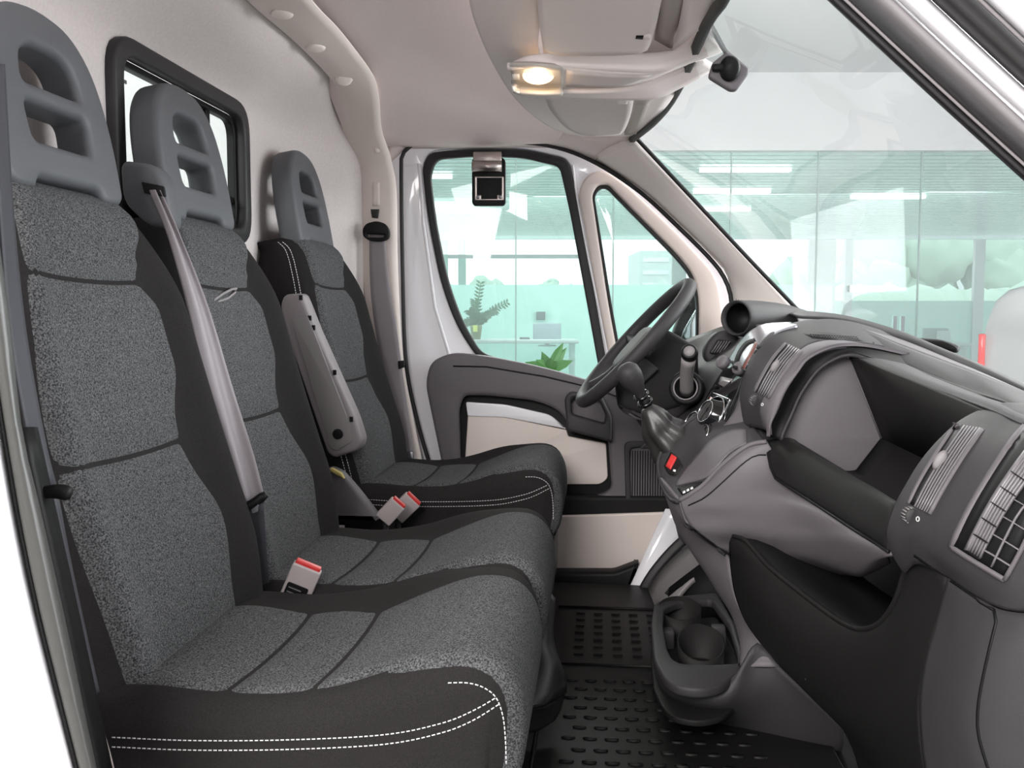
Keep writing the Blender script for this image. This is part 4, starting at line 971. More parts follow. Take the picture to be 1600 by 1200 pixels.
# lower strip, foot, cup tray
kL = L([(1030, 745, 1.90), (1045, 790, 1.86), (1060, 828, 1.85), (1085, 868, 1.84), (1105, 898, 1.83), (1124, 930, 1.81), (1141, 957, 1.79), (1152, 985, 1.77), (1158, 1015, 1.73), (1158, 1040, 1.69)])
kR = L([(1062, 783, 1.765), (1076, 822, 1.745), (1105, 843, 1.74), (1136, 868, 1.735), (1142, 900, 1.72), (1150, 936, 1.71), (1160, 958, 1.70), (1173, 982, 1.69), (1192, 1010, 1.68), (1217, 1042, 1.66)])
kM = [a.lerp(b, .5)+(EYE-a).normalized()*.012 for a, b in zip(kL, kR)]
loft('console_leg', [push(kL, .08), kL, kM, kR], M['dash2'], D, n=40, m=18, th=.006)
f_top = [PZ(u, v, .118) for u, v in ((1018, 990), (1024, 1034), (1040, 1062), (1065, 1074), (1093, 1078), (1127, 1071))] + L([(1158, 1044, 1.665), (1185, 1005, 1.68), (1217, 1042, 1.66), (1263, 1087, 1.64), (1318, 1141, 1.64)])
f_mid = L([(1017, 1015, 1.90), (1026, 1062, 1.77), (1045, 1085, 1.69), (1070, 1095, 1.665), (1093, 1100, 1.655), (1130, 1100, 1.655), (1165, 1092, 1.67), (1200, 1080, 1.67), (1235, 1100, 1.665), (1270, 1125, 1.655), (1318, 1155, 1.65)])
f_bot = L([(1022, 1040, 1.97), (1032, 1085, 1.86), (1050, 1106, 1.80), (1085, 1120, 1.77), (1120, 1130, 1.75), (1155, 1139, 1.74), (1195, 1147, 1.72), (1235, 1155, 1.70), (1280, 1163, 1.68), (1316, 1171, 1.67)])
loft('console_foot', [spline(f_top, 60), spline(f_mid, 60), spline(f_bot, 60), [p+V((.0, .03, -.03)) for p in spline(f_bot, 60)]], M['dash'], D, n=60, m=16, th=.006)
def plz(pts, z): return [V((p.x, p.y, 0)) for p in [PZ(a, b, z) for a, b in pts]]
rimo = fillet(plz([(1017, 973), (1022, 942), (1045, 932), (1120, 925), (1150, 975), (1160, 1015), (1158, 1048), (1127, 1071), (1093, 1077), (1054, 1071), (1037, 1058), (1022, 1030)], .135), .02)
rimi = fillet(plz([(1036, 975), (1038, 950), (1060, 940), (1112, 936), (1140, 975), (1152, 1015), (1154, 1036), (1100, 1038), (1062, 1036), (1050, 1028), (1042, 1010)], .135), .015)
plate('cup_tray_rim', [rimo, rimi], M['dash'], D, .02, .006, Matrix.Translation((0, 0, .125)))
plate('cup_tray_floor', [rimo], M['dashd'], D, .012, .003, Matrix.Translation((0, 0, .07)))
def cup(u, v, r, h, wav):
    c = PZ(u, v, .10); vs = []
    for i, (rr_, hh) in enumerate(((r*.86, .03), (r*.93, .08), (r, 1), (r*1.06, 1), (r*1.02, .03))):
        for k in range(28):
            a = 2*math.pi*k/28
            z = .075+(h+wav*math.sin(a))*hh if hh == 1 else .075+h*hh
            vs.append(V((c.x+rr_*math.cos(a), c.y+rr_*math.sin(a), z)))
    return recalc(mesh_obj('cup_holder', vs, grid_faces(5, 28, True), M['dashd'], D))
cup(1062, 972, .045, .058, .012); cup(1095, 1022, .045, .050, .022)
box('cup_divider', PZ(1042, 1000, .09), (.03, .03, .05), M['dash'], D, bev=.004)
box('cup_divider', PZ(1122, 998, .10), (.03, .02, .06), M['dash'], D, bev=.004)
# ---- radio stack
n0 = L([(1182, 507, 2.10), (1150, 548, 2.07), (1122, 590, 2.05), (1100, 630, 2.04), (1084, 668, 2.02), (1078, 705, 1.99), (1082, 730, 1.95)])
n1 = L([(1224, 511, 1.925), (1182, 548, 1.885), (1167, 580, 1.87), (1157, 612, 1.865), (1138, 655, 1.87), (1118, 690, 1.88), (1098, 720, 1.89)])
fr = loft('stack_front', [push(n0, .06), n0, [a.lerp(b, .5)+(EYE-a).normalized()*.004 for a, b in zip(n0, n1)], n1], M['gloss'], D, n=30, m=14, th=.006)
loft('stack_side', [L([(1157, 606, 1.862), (1148, 640, 1.862), (1128, 668, 1.868), (1100, 700, 1.88)]), L([(1163, 640, 1.835), (1168, 668, 1.82), (1150, 684, 1.825), (1102, 722, 1.86)])], M['dash2'], D, n=16, m=6, th=.005)
tfr = bvh(fr)
rcv = loft('radio_cover', [L([(1138, 566, 2.00), (1146, 550, 2.01), (1158, 532, 2.01), (1172, 517, 2.0), (1195, 506, 1.98), (1235, 503, 1.96)]), L([(1150, 571, 1.92), (1159, 553, 1.92), (1171, 538, 1.92), (1185, 525, 1.92), (1205, 514, 1.92), (1240, 506, 1.92)]), L([(1164, 579, 1.86), (1173, 560, 1.86), (1187, 543, 1.86), (1203, 529, 1.87), (1220, 516, 1.89), (1245, 507, 1.90)])], M['silver'], D, n=24, m=14, th=.01)
trc = bvh(rcv)
stroke('radio_arc', [(1180, 531), (1166, 537), (1155, 552), (1148, 573)], 7, trc, M['dashd'], D, .003, .004)
stroke('radio_arc', [(1181, 534), (1176, 545), (1168, 560), (1160, 575)], 4, trc, mat('radio_brown', (.16, .05, .04), .3), D, .004, .004)
for i in range(5): stick('radio_button', [[(1184-i*4.2, 538+i*8), (1190-i*4.2, 541+i*8)], [(1181-i*4.2, 544+i*8), (1187-i*4.2, 547+i*8)]], trc, M['dashd'], D, .003, 4, 3, .003)
for (u, v) in ((1133, 568), (1158, 578)):
    p = hit(tfr, u, v, .004); lathe('radio_knob', [(0, 0), (.0145, 0), (.0135, .012), (.0115, .0145), (0, .015)], M['dash2'], D, frame_to(p, V((-.8, -.55, .45))), 24)
stick('stack_button', [[(1126, 588), (1144, 592)], [(1122, 600), (1130, 604)], [(1124, 602), (1136, 604)]][:2], tfr, M['grey'], D, .006, 5, 3, .004)
stick('icon', [[(1130, 593), (1140, 595)], [(1129, 595), (1139, 597)]], tfr, M['white'], D, .010, 4, 2, .001)
stroke('chrome_line', [(1112, 613), (1125, 618), (1140, 624)], 1.6, tfr, M['chrome'], D, .005, .002)
stroke('chrome_line', [(1140, 624), (1132, 640), (1126, 652)], 1.8, tfr, M['chrome'], D, .005, .002)
stroke('warning_button', [(1108, 622), (1114, 626)], 6, tfr, mat('hazard_red', (.25, .02, .02), .3), D, .005, .003)
def ring3(u, v, r, h, name='climate_dial'):
    p = hit(tfr, u, v, .0); Mr = frame_to(p, V((-.85, -.35, .45)))
    o = lathe(name, [(0, 0), (r, 0), (r*.98, h*.3), (r*.8, h*.35), (r*.72, h), (r*.5, h*1.05), (0, h*1.05)], M['gloss'], D, Mr, 28)
    pts = [Mr @ V((r*math.cos(a), r*math.sin(a), h*.35)) for a in [i*2*math.pi/28 for i in range(28)]]
    tube('dial_ring', pts, .0016, M['chrome'], o, 6, True)
    pts = [Mr @ V((r*.6*math.cos(a), r*.6*math.sin(a), h*1.06)) for a in [i*2*math.pi/28 for i in range(28)]]
    tube('dial_ring', pts, .0012, M['chrome'], o, 6, True)
ring3(1117, 650, .040, .024); ring3(1096, 668, .040, .026); ring3(1110, 684, .034, .02)
# ---- driver side of the dash, instrument hood, far vent
loft('driver_fascia', [L([(1060, 535, 2.62), (1100, 520, 2.62), (1150, 505, 2.62), (1240, 497, 2.6)]), L([(1080, 570, 2.5), (1110, 545, 2.48), (1150, 535, 2.35), (1190, 515, 2.2)]), L([(1082, 600, 2.3), (1105, 590, 2.22), (1125, 575, 2.14), (1155, 545, 2.09)]), L([(1050, 650, 2.25), (1075, 640, 2.18), (1100, 630, 2.10), (1120, 592, 2.06)]), L([(1000, 700, 2.3), (1040, 700, 2.2), (1070, 685, 2.1), (1086, 668, 2.04)])], M['dash'], D, n=20, m=24, th=.006)
loft('driver_knee_panel', [L([(985, 640, 2.62), (1010, 640, 2.5), (1040, 650, 2.3), (1080, 660, 2.1)]), L([(1030, 720, 2.6), (1050, 730, 2.5), (1060, 740, 2.3), (1070, 740, 2.05)]), L([(1060, 840, 2.6), (1070, 850, 2.5), (1080, 850, 2.3), (1090, 850, 2.0)])], M['dashd'], D, n=14, m=14, th=.006)
ih = empty('instrument_hood', P(1170, 520, 2.33), 'rounded dark hood of the instrument cluster behind the steering wheel', 'instrument hood')
c0_ = P(1149, 497, 2.30); av = V((.66, .75, .01)).normalized(); Mi = frame_to(c0_, av)
ra_ = [(.036, .015), (.041, -.001), (.0435, .004), (.0445, .02), (.046, .06), (.047, .11), (.046, .17), (.042, .24), (.034, .31), (.02, .36)]
vs = [Mi @ V((r*math.cos(2*math.pi*k/28), r*math.sin(2*math.pi*k/28)-h*.05, h)) for r, h in ra_ for k in range(28)]
o = mesh_obj('hood_shell', vs, grid_faces(len(ra_), 28, True), M['dash'], ih)
vs = [Mi @ V((r*math.cos(2*math.pi*k/28), r*math.sin(2*math.pi*k/28), h)) for r, h in ((.037, .012), (.038, .07)) for k in range(28)]
mesh_obj('gauge_well', vs, grid_faces(2, 28, True)+[tuple(range(28, 56))], M['black'], ih)
fv = plate('far_vent', [fillet(pl([(1098, 560), (1104, 535), (1120, 518), (1142, 514), (1160, 530), (1150, 560), (1120, 580)], 2.38), .02)], M['dash'], D, .06, .012, y=2.41)
plate('far_vent_opening', [fillet(pl([(1108, 552), (1122, 530), (1143, 533), (1128, 556)], 2.37), .006)], M['black'], fv, .006, .001, y=2.376)
for i in range(5):
    a = P(1112+i*4, 551, 2.368); b = P(1124+i*4.2, 533, 2.368); tube('slat', [a, b], .0018, M['slat'], fv, 5)

# ============================================================ STEERING COLUMN, WHEEL, LEVERS
sc = empty('steering_column', P(1030, 600, 2.35), 'dark plastic steering column cover with a lever barrel beside the gear lever', 'steering column')
plate('column_cover', [fillet(pl([(960, 590), (1000, 548), (1035, 512), (1062, 525), (1090, 545), (1092, 600), (1062, 640), (1010, 655), (965, 640)], 2.33), [.03, .03, .02, .02, .02, .03, .02, .04, .02], 5)], M['dashd'], sc, .14, .02, y=2.38, bseg=3)
plate('cover_facet', [fillet(pl([(986, 582), (1005, 557), (1030, 577), (1005, 600), (990, 602)], 2.29), .004)], M['dash'], sc, .03, .004, y=2.305)
loft('lower_cover', [L([(960, 628, 2.32), (1000, 650, 2.30), (1045, 640, 2.25)]), L([(1000, 655, 2.30), (1040, 662, 2.24), (1085, 628, 2.15)])], M['dash'], sc, n=12, m=5, th=.01)
pr = P(1072, 606, 2.12)
lathe('lever_collar', [(.030, -.06), (.038, -.02), (.040, 0), (.036, .006), (.026, .004), (.024, -.01), (0, -.012)], M['black'], sc, frame_to(pr, V((-.35, -1, .15))), 28)
cpts = frame_to(pr, V((-.35, -1, .15)))
tube('collar_ring', [cpts @ V((.027*math.cos(a), .027*math.sin(a), .006)) for a in [i*2*math.pi/24 for i in range(24)]], .002, M['grey'], sc, 6, True)
lv = [P(1073, 612, 2.12), P(1073, 585, 2.08), P(1076, 560, 2.04)]
tube('stalk', spline(lv, 8), [.016, .0155, .015, .0148, .0148, .015, .0155, .016], M['grey'], sc, 16)
Mk = frame_to(P(1077, 549, 2.02), V((-.15, -1, .35)))
lathe('stalk_cap', [(0, -.03), (.017, -.03), (.0185, -.02), (.0185, -.006), (.016, 0), (.014, .001), (0, .001)], M['black'], sc, Mk, 24)
lathe('cap_disc', [(0, .001), (.012, .001), (.0115, .003), (0, .003)], M['grey'], sc, Mk, 20)
# steering wheel
sw = empty('steering_wheel', P(990, 535, 2.38), 'dark grey steering wheel tilted in front of the driver door window', 'steering wheel')
C0 = P(992, 536, 2.38)
d1_ = (P(1076, 446, 2.38)-P(910, 626, 2.38)).normalized(); Rw = (P(1076, 446, 2.38)-P(910, 626, 2.38)).length/2
d2_ = V((.05, -1, -.05)); d2_ = (d2_-d1_*d2_.dot(d1_)).normalized(); nw = d1_.cross(d2_)
def W(a, r, h=0): return C0+d1_*math.cos(a)*r+d2_*math.sin(a)*r*.93+nw*h
vs, fs = tube_geo([W(a, Rw) for a in [i*2*math.pi/72 for i in range(72)]], .0175, 14, True)
recalc(mesh_obj('rim', vs, fs, M['dash'], sw))
sgn = 1 if (C0+nw*.1-EYE).x < (C0-EYE).x else -1
hubM = Matrix.Translation(C0-nw*sgn*.02) @ Matrix((d1_, d2_, nw)).transposed().to_4x4()
plate('hub', [fillet([V(p) for p in ((-.085, -.05, 0), (-.03, -.085, 0), (.05, -.07, 0), (.06, 0, 0), (.05, .07, 0), (-.03, .085, 0), (-.085, .05, 0))], .025)], M['dash'], sw, .05, .015, hubM)
for ang in (math.pi/2, -math.pi/2, math.pi*.83, -math.pi*.83):
    pts = [W(ang, Rw*.3, -sgn*.02), W(ang, Rw*.6, -sgn*.018), W(ang, Rw*.97, -sgn*.002)]
    tube('spoke', spline(pts, 8), [.022, .020, .018, .016, .014, .013, .013, .014], M['dash'], sw, 10)
tube('spoke_trim', [W(math.pi*.5+i*.05, Rw*.80, sgn*.006) for i in range(-4, 22)], .003, M['silver'], sw, 6)
# gear lever
gl = empty('gear_lever', P(1045, 710, 1.97), 'gear lever with dark rounded knob and folded leather boot on the dashboard', 'gear lever')
gt, gb = P(984, 586, 1.93), P(1008, 628, 1.96)
lathe('gear_knob', [(0, -.065), (.011, -.064), (.011, -.052), (.015, -.040), (.022, -.022), (.0255, -.003), (.024, .012), (.018, .021), (.008, .026), (0, .027)], M['dash'], gl, frame_to(gt, gt-gb), 28)
tube('shaft', [gt+(gb-gt)*.8, P(1016, 640, 1.965)], .011, M['black'], gl, 14)
for f in (.75, 1.0): tube('shaft_ring', [(gt.lerp(gb, f))+(frame_to(gt, gb-gt).to_3x3() @ V((math.cos(a), math.sin(a), 0)))*.015 for a in [i*.35 for i in range(18)]], .003, M['gloss'], gl, 6, True)
bp_ = spline(L([(1012, 636, 1.955), (1020, 650, 1.955), (1030, 668, 1.96), (1045, 686, 1.965), (1062, 706, 1.98), (1075, 722, 1.99)]), 26)
rb_ = [.014+.046*(i/25)**.7 for i in range(26)]
rb_x = [.014, .020, .030, .038, .043, .045, .044, .041, .039, .040, .044, .049, .051, .049, .045, .042, .043, .047, .053, .058, .058, .055, .054, .056, .06, .062]
vs, fs = tube_geo(bp_, 1, 40)
for i in range(26):
    for k in range(40):
        p = vs[i*40+k]; d = p-bp_[i]
        f = 1+(.26*abs(math.sin(k*math.pi/40*6+i*.06))-.10)*min(1, i/7)+.05*math.sin(k*2*math.pi/40-i*.8)
        vs[i*40+k] = bp_[i]+d.normalized()*rb_[i]*f
recalc(mesh_obj('boot', vs, fs, M['leather'], gl))
bfl = [L([(1004, 648, 1.90), (1003, 664, 1.90), (1012, 678, 1.90), (1012, 692, 1.91)]), L([(1020, 650, 1.895), (1022, 668, 1.895), (1030, 682, 1.90), (1032, 697, 1.905)]), L([(1045, 648, 1.91), (1050, 665, 1.91), (1058, 668, 1.91), (1052, 690, 1.92)])]

# ============================================================ FLOOR MAT
fm = empty('floor_mat', (.05, 2.0, 0), 'black rubber floor mat with raised bar pattern covering the cab floor', 'floor mat')
box('mat_sheet', (-.02, 1.9, .006), (.90, 1.5, .012), M['mat'], fm, bev=.004)
sd = None
for i in range(9):
    for j in range(15):
        x = -.05+i*.040+(.02 if j % 2 else 0); y = 1.30+j*.045
        if sd is None:
            vs = [V((math.cos(a)*.013, math.sin(a)*.005, z)) for z in (.0, .003) for a in [k*math.pi/4 for k in range(8)]]
            sd = mesh_obj('tread_stud', [v+V((x, y, .012)) for v in vs], grid_faces(2, 8, True)+[tuple(range(8, 16))], M['mat'], fm)
            x0, y0 = x, y
        else:
            c = sd.copy(); COL.objects.link(c); c.parent = fm; c.location = (x-x0, y-y0, 0)
vs, fs = join_geo([tube_geo(p, .004, 6) for p in ([V((-.10, 2.02, .013)), V((.36, 2.02, .013))], [V((-.10, 2.42, .013)), V((.30, 2.42, .013))], [V((-.11, 2.42, .013)), V((-.11, 1.2, .013))], [V((-.14, 2.45, .013)), V((-.14, 1.2, .013))])])
mesh_obj('mat_ridge', vs, fs, M['mat'], fm)
sd2 = None
for i in range(8):
    for j in range(7):
        x = -.04+i*.045; y = 2.08+j*.048
        if sd2 is None: sd2 = box('tread_bar', (x, y, .014), (.022, .004, .004), M['mat'], fm); x0, y0 = x, y
        else: c = sd2.copy(); COL.objects.link(c); c.parent = fm; c.location = (x-x0, y-y0, 0)

# ============================================================ NEAR DOOR OPENING
tB = empty('trim_6', (-.5, .93, 0), None, None, kind='structure')
def seq(pts, y): return [P(a, b, y) for a, b in pts]
n_in = [(-40, -500), (-20, 100), (-8, 330), (15, 500), (33, 667), (63, 800), (103, 980), (150, 1200), (172, 1300)]
n_ln = [(-90, -500), (-60, 100), (-30, 420), (-3, 620), (27, 800), (60, 960), (120, 1200), (146, 1300)]
n_out = [(-120, -500), (-90, 100), (-62, 420), (-30, 620), (0, 800), (30, 960), (80, 1200), (105, 1300)]
n_far = [(-330, -500), (-300, 100), (-280, 420), (-250, 620), (-220, 800), (-200, 960), (-150, 1200), (-120, 1300)]
loft('rubber_lip', [seq(n_ln, .86), seq([(a+14, b) for a, b in n_ln], .85), seq(n_in, .87), seq(n_in, .95)], mat('seal_grey', (.06, .06, .057), .35), tB, n=30, m=14, th=.005)
tube('seal_line', seq(n_ln, .857), .0022, M['black'], tB, 6)
loft('painted_edge', [seq(n_ln, .865), seq([(a-10, b) for a, b in n_ln], .852), seq(n_out, .845), seq(n_far, .84)], M['paint'], tB, n=30, m=14, th=.008)
loft('inner_shade', [seq([(a+26, b) for a, b in n_in if b > 640], 1.0), seq([(a+4, b) for a, b in n_in if b > 640], .955)], M['black'], tB, n=12, m=4, th=.008)  # black strip stands for the shade between seal and seat
loft('beige_foot', [seq([(126, 1075), (150, 1125), (170, 1190), (185, 1260)], 1.0), seq([(60, 1075), (70, 1125), (80, 1190), (90, 1260)], .99)], M['beige'], tB, n=10, m=4, th=.01)
# A pillar / door frame at upper right
tA = empty('trim_7', (.4, .9, .9), None, None, kind='structure')
def off_line(c, y, add=0):
    # line through the frame corner, c = x where it meets v=0; slight curve
    out = []
    for s in (-1.1, -.5, -.2, 0, .2, .4, .6, .8, 1.0, 1.2, 1.5, 1.9):
        u = 1290+310*s; v = 285*s+22*s*(s-1)*-1*.35
        out.append(P(u+(c-1290), v, y))
    return out
loft('rubber_seal', [off_line(1292, 1.02), off_line(1302, .995), off_line(1316, 1.0), off_line(1322, 1.02)], M['rub'], tA, n=24, m=10, th=.008)
tube('seal_bead', off_line(1321, .995), .0016, M['grey'], tA, 6)
loft('inner_frame', [off_line(1322, 1.03), off_line(1335, 1.02), off_line(1362, .98), off_line(1392, .965), off_line(1402, .985)], mat('frame_grey', (.23, .215, .225), .4), tA, n=24, m=14, th=.006)
loft('painted_frame', [off_line(1402, .97), off_line(1410, .955), off_line(1430, .945), off_line(1452, .955), off_line(1458, .98)], M['paint'], tA, n=24, m=12, th=.006)
loft('outer_seal', [off_line(1455, .96), off_line(1470, .935), off_line(1500, .925), off_line(1530, .94)], M['rub'], tA, n=24, m=12, th=.006)
tube('outer_bead', off_line(1531, .93), .002, M['grey'], tA, 6)
loft('door_edge', [off_line(1533, .935), off_line(1560, .915), off_line(1640, .90), off_line(1900, .89)], M['paint'], tA, n=24, m=12, th=.006)

# ============================================================ SHOWROOM
RZ = Matrix.Rotation(PSI, 4, 'Z')
def S3(p): return RZ @ V(p)
def SP(u, v, d):
    """pixel at forward distance d in the showroom frame"""
    q = RZ.inverted() @ (ray(u, v)); t = d/q.y; return V((q.x*t, d, EYE.z+q.z*t))
def sbox(name, lo, hi, m_, parent=None, bev=0):
    c = (V(lo)+V(hi))/2; s = V(hi)-V(lo)
    return box(name, S3(c), (abs(s.x), abs(s.y), abs(s.z)), m_, parent, RZ.to_3x3(), bev)
ZF = -.62
o = sbox('wall_showroom', (-14, -5.1, ZF), (16, -5, 3.05), M['swall']); tag(o, kind='structure')
o = sbox('floor_showroom', (-14, -5, ZF-.05), (16, 22, ZF), M['sfloor']); tag(o, kind='structure')
ct = 3.05
o = sbox('ceiling_showroom', (-12, -5, ct), (14, 9.0, ct+.1), M['swall']); tag(o, kind='structure')
# fascia above the glass
zt = SP(1200, 235, 9.0).z
o = sbox('wall_fascia', (-10, 9.0, zt), (12, 9.15, ct), M['swall']); tag(o, kind='structure')
# glass facade, each pane its own part
gfz = empty('window_3', S3((0, 9.05, ZF)), None, None, kind='structure')
xs = sorted([SP(u, 400, 9.05).x for u in (560, 806, 958, 1140, 1275, 1435, 1640)] + [-8, -5.5, 7, 10])
for a, b in zip(xs, xs[1:]):
    sbox('pane', (a+.006, 9.04, ZF), (b-.006, 9.052, zt), M['fac'], gfz)
for x in xs: sbox('joint', (x-.006, 9.035, ZF), (x+.006, 9.057, zt), mat('joint', (.30, .40, .38), .4) if x == xs[0] else bpy.data.materials['joint'], gfz)
sbox('door_rail', (SP(1328, 453, 9.0).x, 9.0, SP(1328, 456, 9).z), (SP(1382, 447, 9.0).x, 9.03, SP(1382, 446, 9).z), M['steel'], gfz)
for u in (1396, 1408): sbox('pull_bar', (SP(u, 520, 8.97).x-.012, 8.95, SP(u, 522, 9).z), (SP(u, 500, 9).x+.012, 8.99, SP(u, 494, 9).z), M['chrome'], gfz)
# office beyond
o = sbox('ceiling_office', (-10, 9.2, zt+.12), (14, 20, zt+.18), M['ceil']); tag(o, kind='structure')
gp = []
for k in range(44):
    y = 9.3+k*.245; c = V((1.5, y, zt+.085)); vs, fs = box_geo((0, 0, 0), (22, .17, .05), RZ.to_3x3())
    q = S3(c); gp.append(([v+q for v in vs], fs))
vs, fs = join_geo(gp); sl = tag(mesh_obj('ceiling_slats', vs, fs, M['ceil'], o, False), kind='stuff')
tube_m = mat('tube_light', (1, 1, 1), .5, emit=(.95, 1, 1), estr=1.6)
for (x, y, wh) in ((2.6, 10.5, 'nearest of the row seen through the windscreen'), (2.9, 12.4, 'second of the row seen through the windscreen'), (3.2, 14.6, 'third and farthest of the row seen through the windscreen'), (-1.2, 11.0, 'near one seen through the driver door window'), (-1.3, 14.0, 'far one seen through the driver door window'), (1.2, 12.0, 'seen just past the quarter window pillar'), (5.2, 13, 'seen alone at the right of the windscreen')):
    tag(sbox('ceiling_light', (x-.5, y-.06, zt+.02), (x+.5, y+.06, zt+.055), tube_m), 'white tube light, '+wh, 'light', 'tube lights in the office ceiling')
# far wall with openings
zb = SP(900, 374, 20).z; zm = SP(900, 428, 20).z
fw = empty('wall_far', S3((0, 20, ZF)), None, None, kind='structure')
sbox('lower_wall', (-10, 20, ZF), (14, 20.1, SP(900, 470, 20).z), M['teal'], fw)
for (u0, u1) in ((560, 700), (716, 728), (1050, 1072), (1262, 1305), (1320, 1332), (1522, 1538)):
    sbox('wall_pier', (SP(u0, 400, 20).x, 19.95, ZF), (SP(u1, 400, 20).x, 20.05, zt+.1), M['teal'] if u0 < 720 else M['swall'], fw)
sbox('head_beam', (-10, 19.9, zb), (14, 20.1, zt+.2), M['ceil'], fw)
sbox('rail_beam', (SP(700, 400, 20).x, 19.93, SP(900, 404, 20).z), (SP(905, 400, 20).x, 20.0, SP(900, 398, 20).z), M['swall'], fw)
# partition inside office (teal glass walls at mid depth)
pt_ = sbox('wall_partition', (SP(560, 500, 15.5).x, 15.5, ZF), (SP(1300, 500, 15.5).x, 15.6, SP(900, 445, 15.5).z), M['teal']); tag(pt_, kind='structure')
for (u0, u1, v0, d, w_) in ((1000, 1050, 392, 30, 'm'), (1445, 1515, 383, 60, 'b'), (1470, 1492, 376, 66, 'b')):
    a, b = SP(u0, v0, d), SP(u1, v0, d)
    r = empty('building', S3((a.x/2+b.x/2, d+2, ZF)), {1000: 'low pale building with a dark window band seen beyond the office', 1445: 'wide pale office block far behind the trees', 1470: 'narrow rooftop tower above the far pale block'}[u0], 'building')
    sbox('facade', (a.x, d, ZF), (b.x, d+3, a.z), M['build'], r)
    for k in range(3): sbox('window_band', (a.x+.1, d-.03, a.z-.35-k*.8*d/60), (b.x-.1, d, a.z-.35-k*.8*d/60+.25*d/60), M['glass'] if False else M['ceil'], r)
def blob_tree(u, v, d, r, label, nm='tree'):
    c = SP(u, v, d); rt_ = empty(nm, S3((c.x, d, ZF)), label, 'tree', 'trees beyond the office windows')
    parts = []
    for k in range(9):
        q = c+V((random.uniform(-1, 1)*r*.6, random.uniform(-.5, .5)*r, random.uniform(-1, .5)*r*.6)); rr_ = r*random.uniform(.35, .6)
        bm = bmesh.new(); bmesh.ops.create_icosphere(bm, subdivisions=3, radius=rr_)
        for vv in bm.verts: vv.co *= 1+random.uniform(-.16, .16)
        parts.append(([S3(q+vv.co) for vv in bm.verts], [tuple(x.index for x in f.verts) for f in bm.faces])); bm.free()
    vs, fs = join_geo(parts); mesh_obj('foliage', vs, fs, M['tree'], rt_)
    tube('trunk', [S3((c.x, d, ZF)), S3((c.x, d, c.z))], .12, M['pot'], rt_, 8)
for (u, v, d, r, lb) in ((1395, 420, 32, 2.2, 'dense tree left of the far office block'), (1545, 410, 32, 2.0, 'dense tree right of the far office block'), (755, 447, 34, .7, 'pale tree seen through the driver door window'), (850, 447, 34, .6, 'second tree seen through the driver window, nearer the window post'), (1300, 440, 30, 1.6, 'tree behind the far glass beside the pillar trim'), (1600, 412, 33, 1.8, 'tree at the right edge above the parked car'), (1105, 450, 34, .8, 'tree seen through the quarter window')):
    blob_tree(u, v, d, r, lb)
# hedge
o = sbox('ground_outside', (-30, 20.2, ZF-.1), (50, 90, ZF-.02), M['road']); tag(o, kind='structure')
hv = empty('hedge', S3((4, 26, ZF)), 'long green hedge below the trees outside the far windows', 'hedge')
gp = []
for k in range(60):
    x = -8+k*.42; bm = bmesh.new(); bmesh.ops.create_icosphere(bm, subdivisions=2, radius=.75)
    for vv in bm.verts: vv.co *= 1+random.uniform(-.12, .12)
    gp.append(([S3(V((x, 26, ZF+1.0))+V((vv.co.x, vv.co.y, vv.co.z*1.5))) for vv in bm.verts], [tuple(q.index for q in f.verts) for f in bm.faces])); bm.free()
vs, fs = join_geo(gp); mesh_obj('hedge_leaves', vs, fs, M['tree'], hv)
# reception desk (left, seen through the driver window)
a, b = SP(690, 531, 12.6), SP(905, 531, 12.6)
dk = empty('reception_desk', S3(((a.x+b.x)/2, 12.9, ZF)), 'long pale reception counter behind the glass, seen through the driver window', 'desk')
sbox('counter_top', (a.x, 12.6, a.z-.05), (b.x, 13.3, a.z), M['desk'], dk, .01)
sbox('front_panel', (a.x+.05, 12.68, ZF), (b.x-.05, 12.74, a.z-.05), M['fac'], dk)
sbox('side_panel', (a.x+.05, 12.7, ZF), (a.x+.1, 13.25, a.z-.05), M['desk'], dk)
sbox('side_panel', (b.x-.1, 12.7, ZF), (b.x-.05, 13.25, a.z-.05), M['desk'], dk)
def monitor(u0, v0, u1, v1, d, label, m_=None, tilt=0):
    a, b = SP(u0, v1, d), SP(u1, v0, d)
    r = empty('computer_monitor', S3(((a.x+b.x)/2, d, a.z-.06)), label, 'monitor', 'office monitors')
    sbox('screen', (a.x, d, a.z), (b.x, d+.05, b.z), m_ or M['mon'], r, .01)
    sbox('stand', ((a.x+b.x)/2-.03, d+.03, a.z-.08 if not tilt else ZF), ((a.x+b.x)/2+.03, d+.07, a.z+.1), M['mon'], r)
    sbox('foot', ((a.x+b.x)/2-.12, d-.05, a.z-.09), ((a.x+b.x)/2+.12, d+.12, a.z-.075), M['mon'], r)
    return r
monitor(833, 505, 877, 531, 12.9, 'grey monitor back on the reception counter seen through the driver window', mat('monitor_back', (.30, .33, .37), .4))
o = sbox('phone', (SP(812, 527, 12.8).x, 12.8, SP(812, 531, 12.8).z), (SP(828, 527, 12.8).x, 12.95, SP(812, 527, 12.8).z), M['mon'], None, .01); tag(o, 'dark desk phone on the reception counter left of the monitor', 'phone')
o = sbox('wall_sign', (SP(838, 487, 15.4).x, 15.42, SP(838, 500, 15.4).z), (SP(852, 487, 15.4).x, 15.47, SP(838, 487, 15.4).z), M['mon'], None); tag(o, 'small grey square panel on the green wall above the monitor', 'panel')
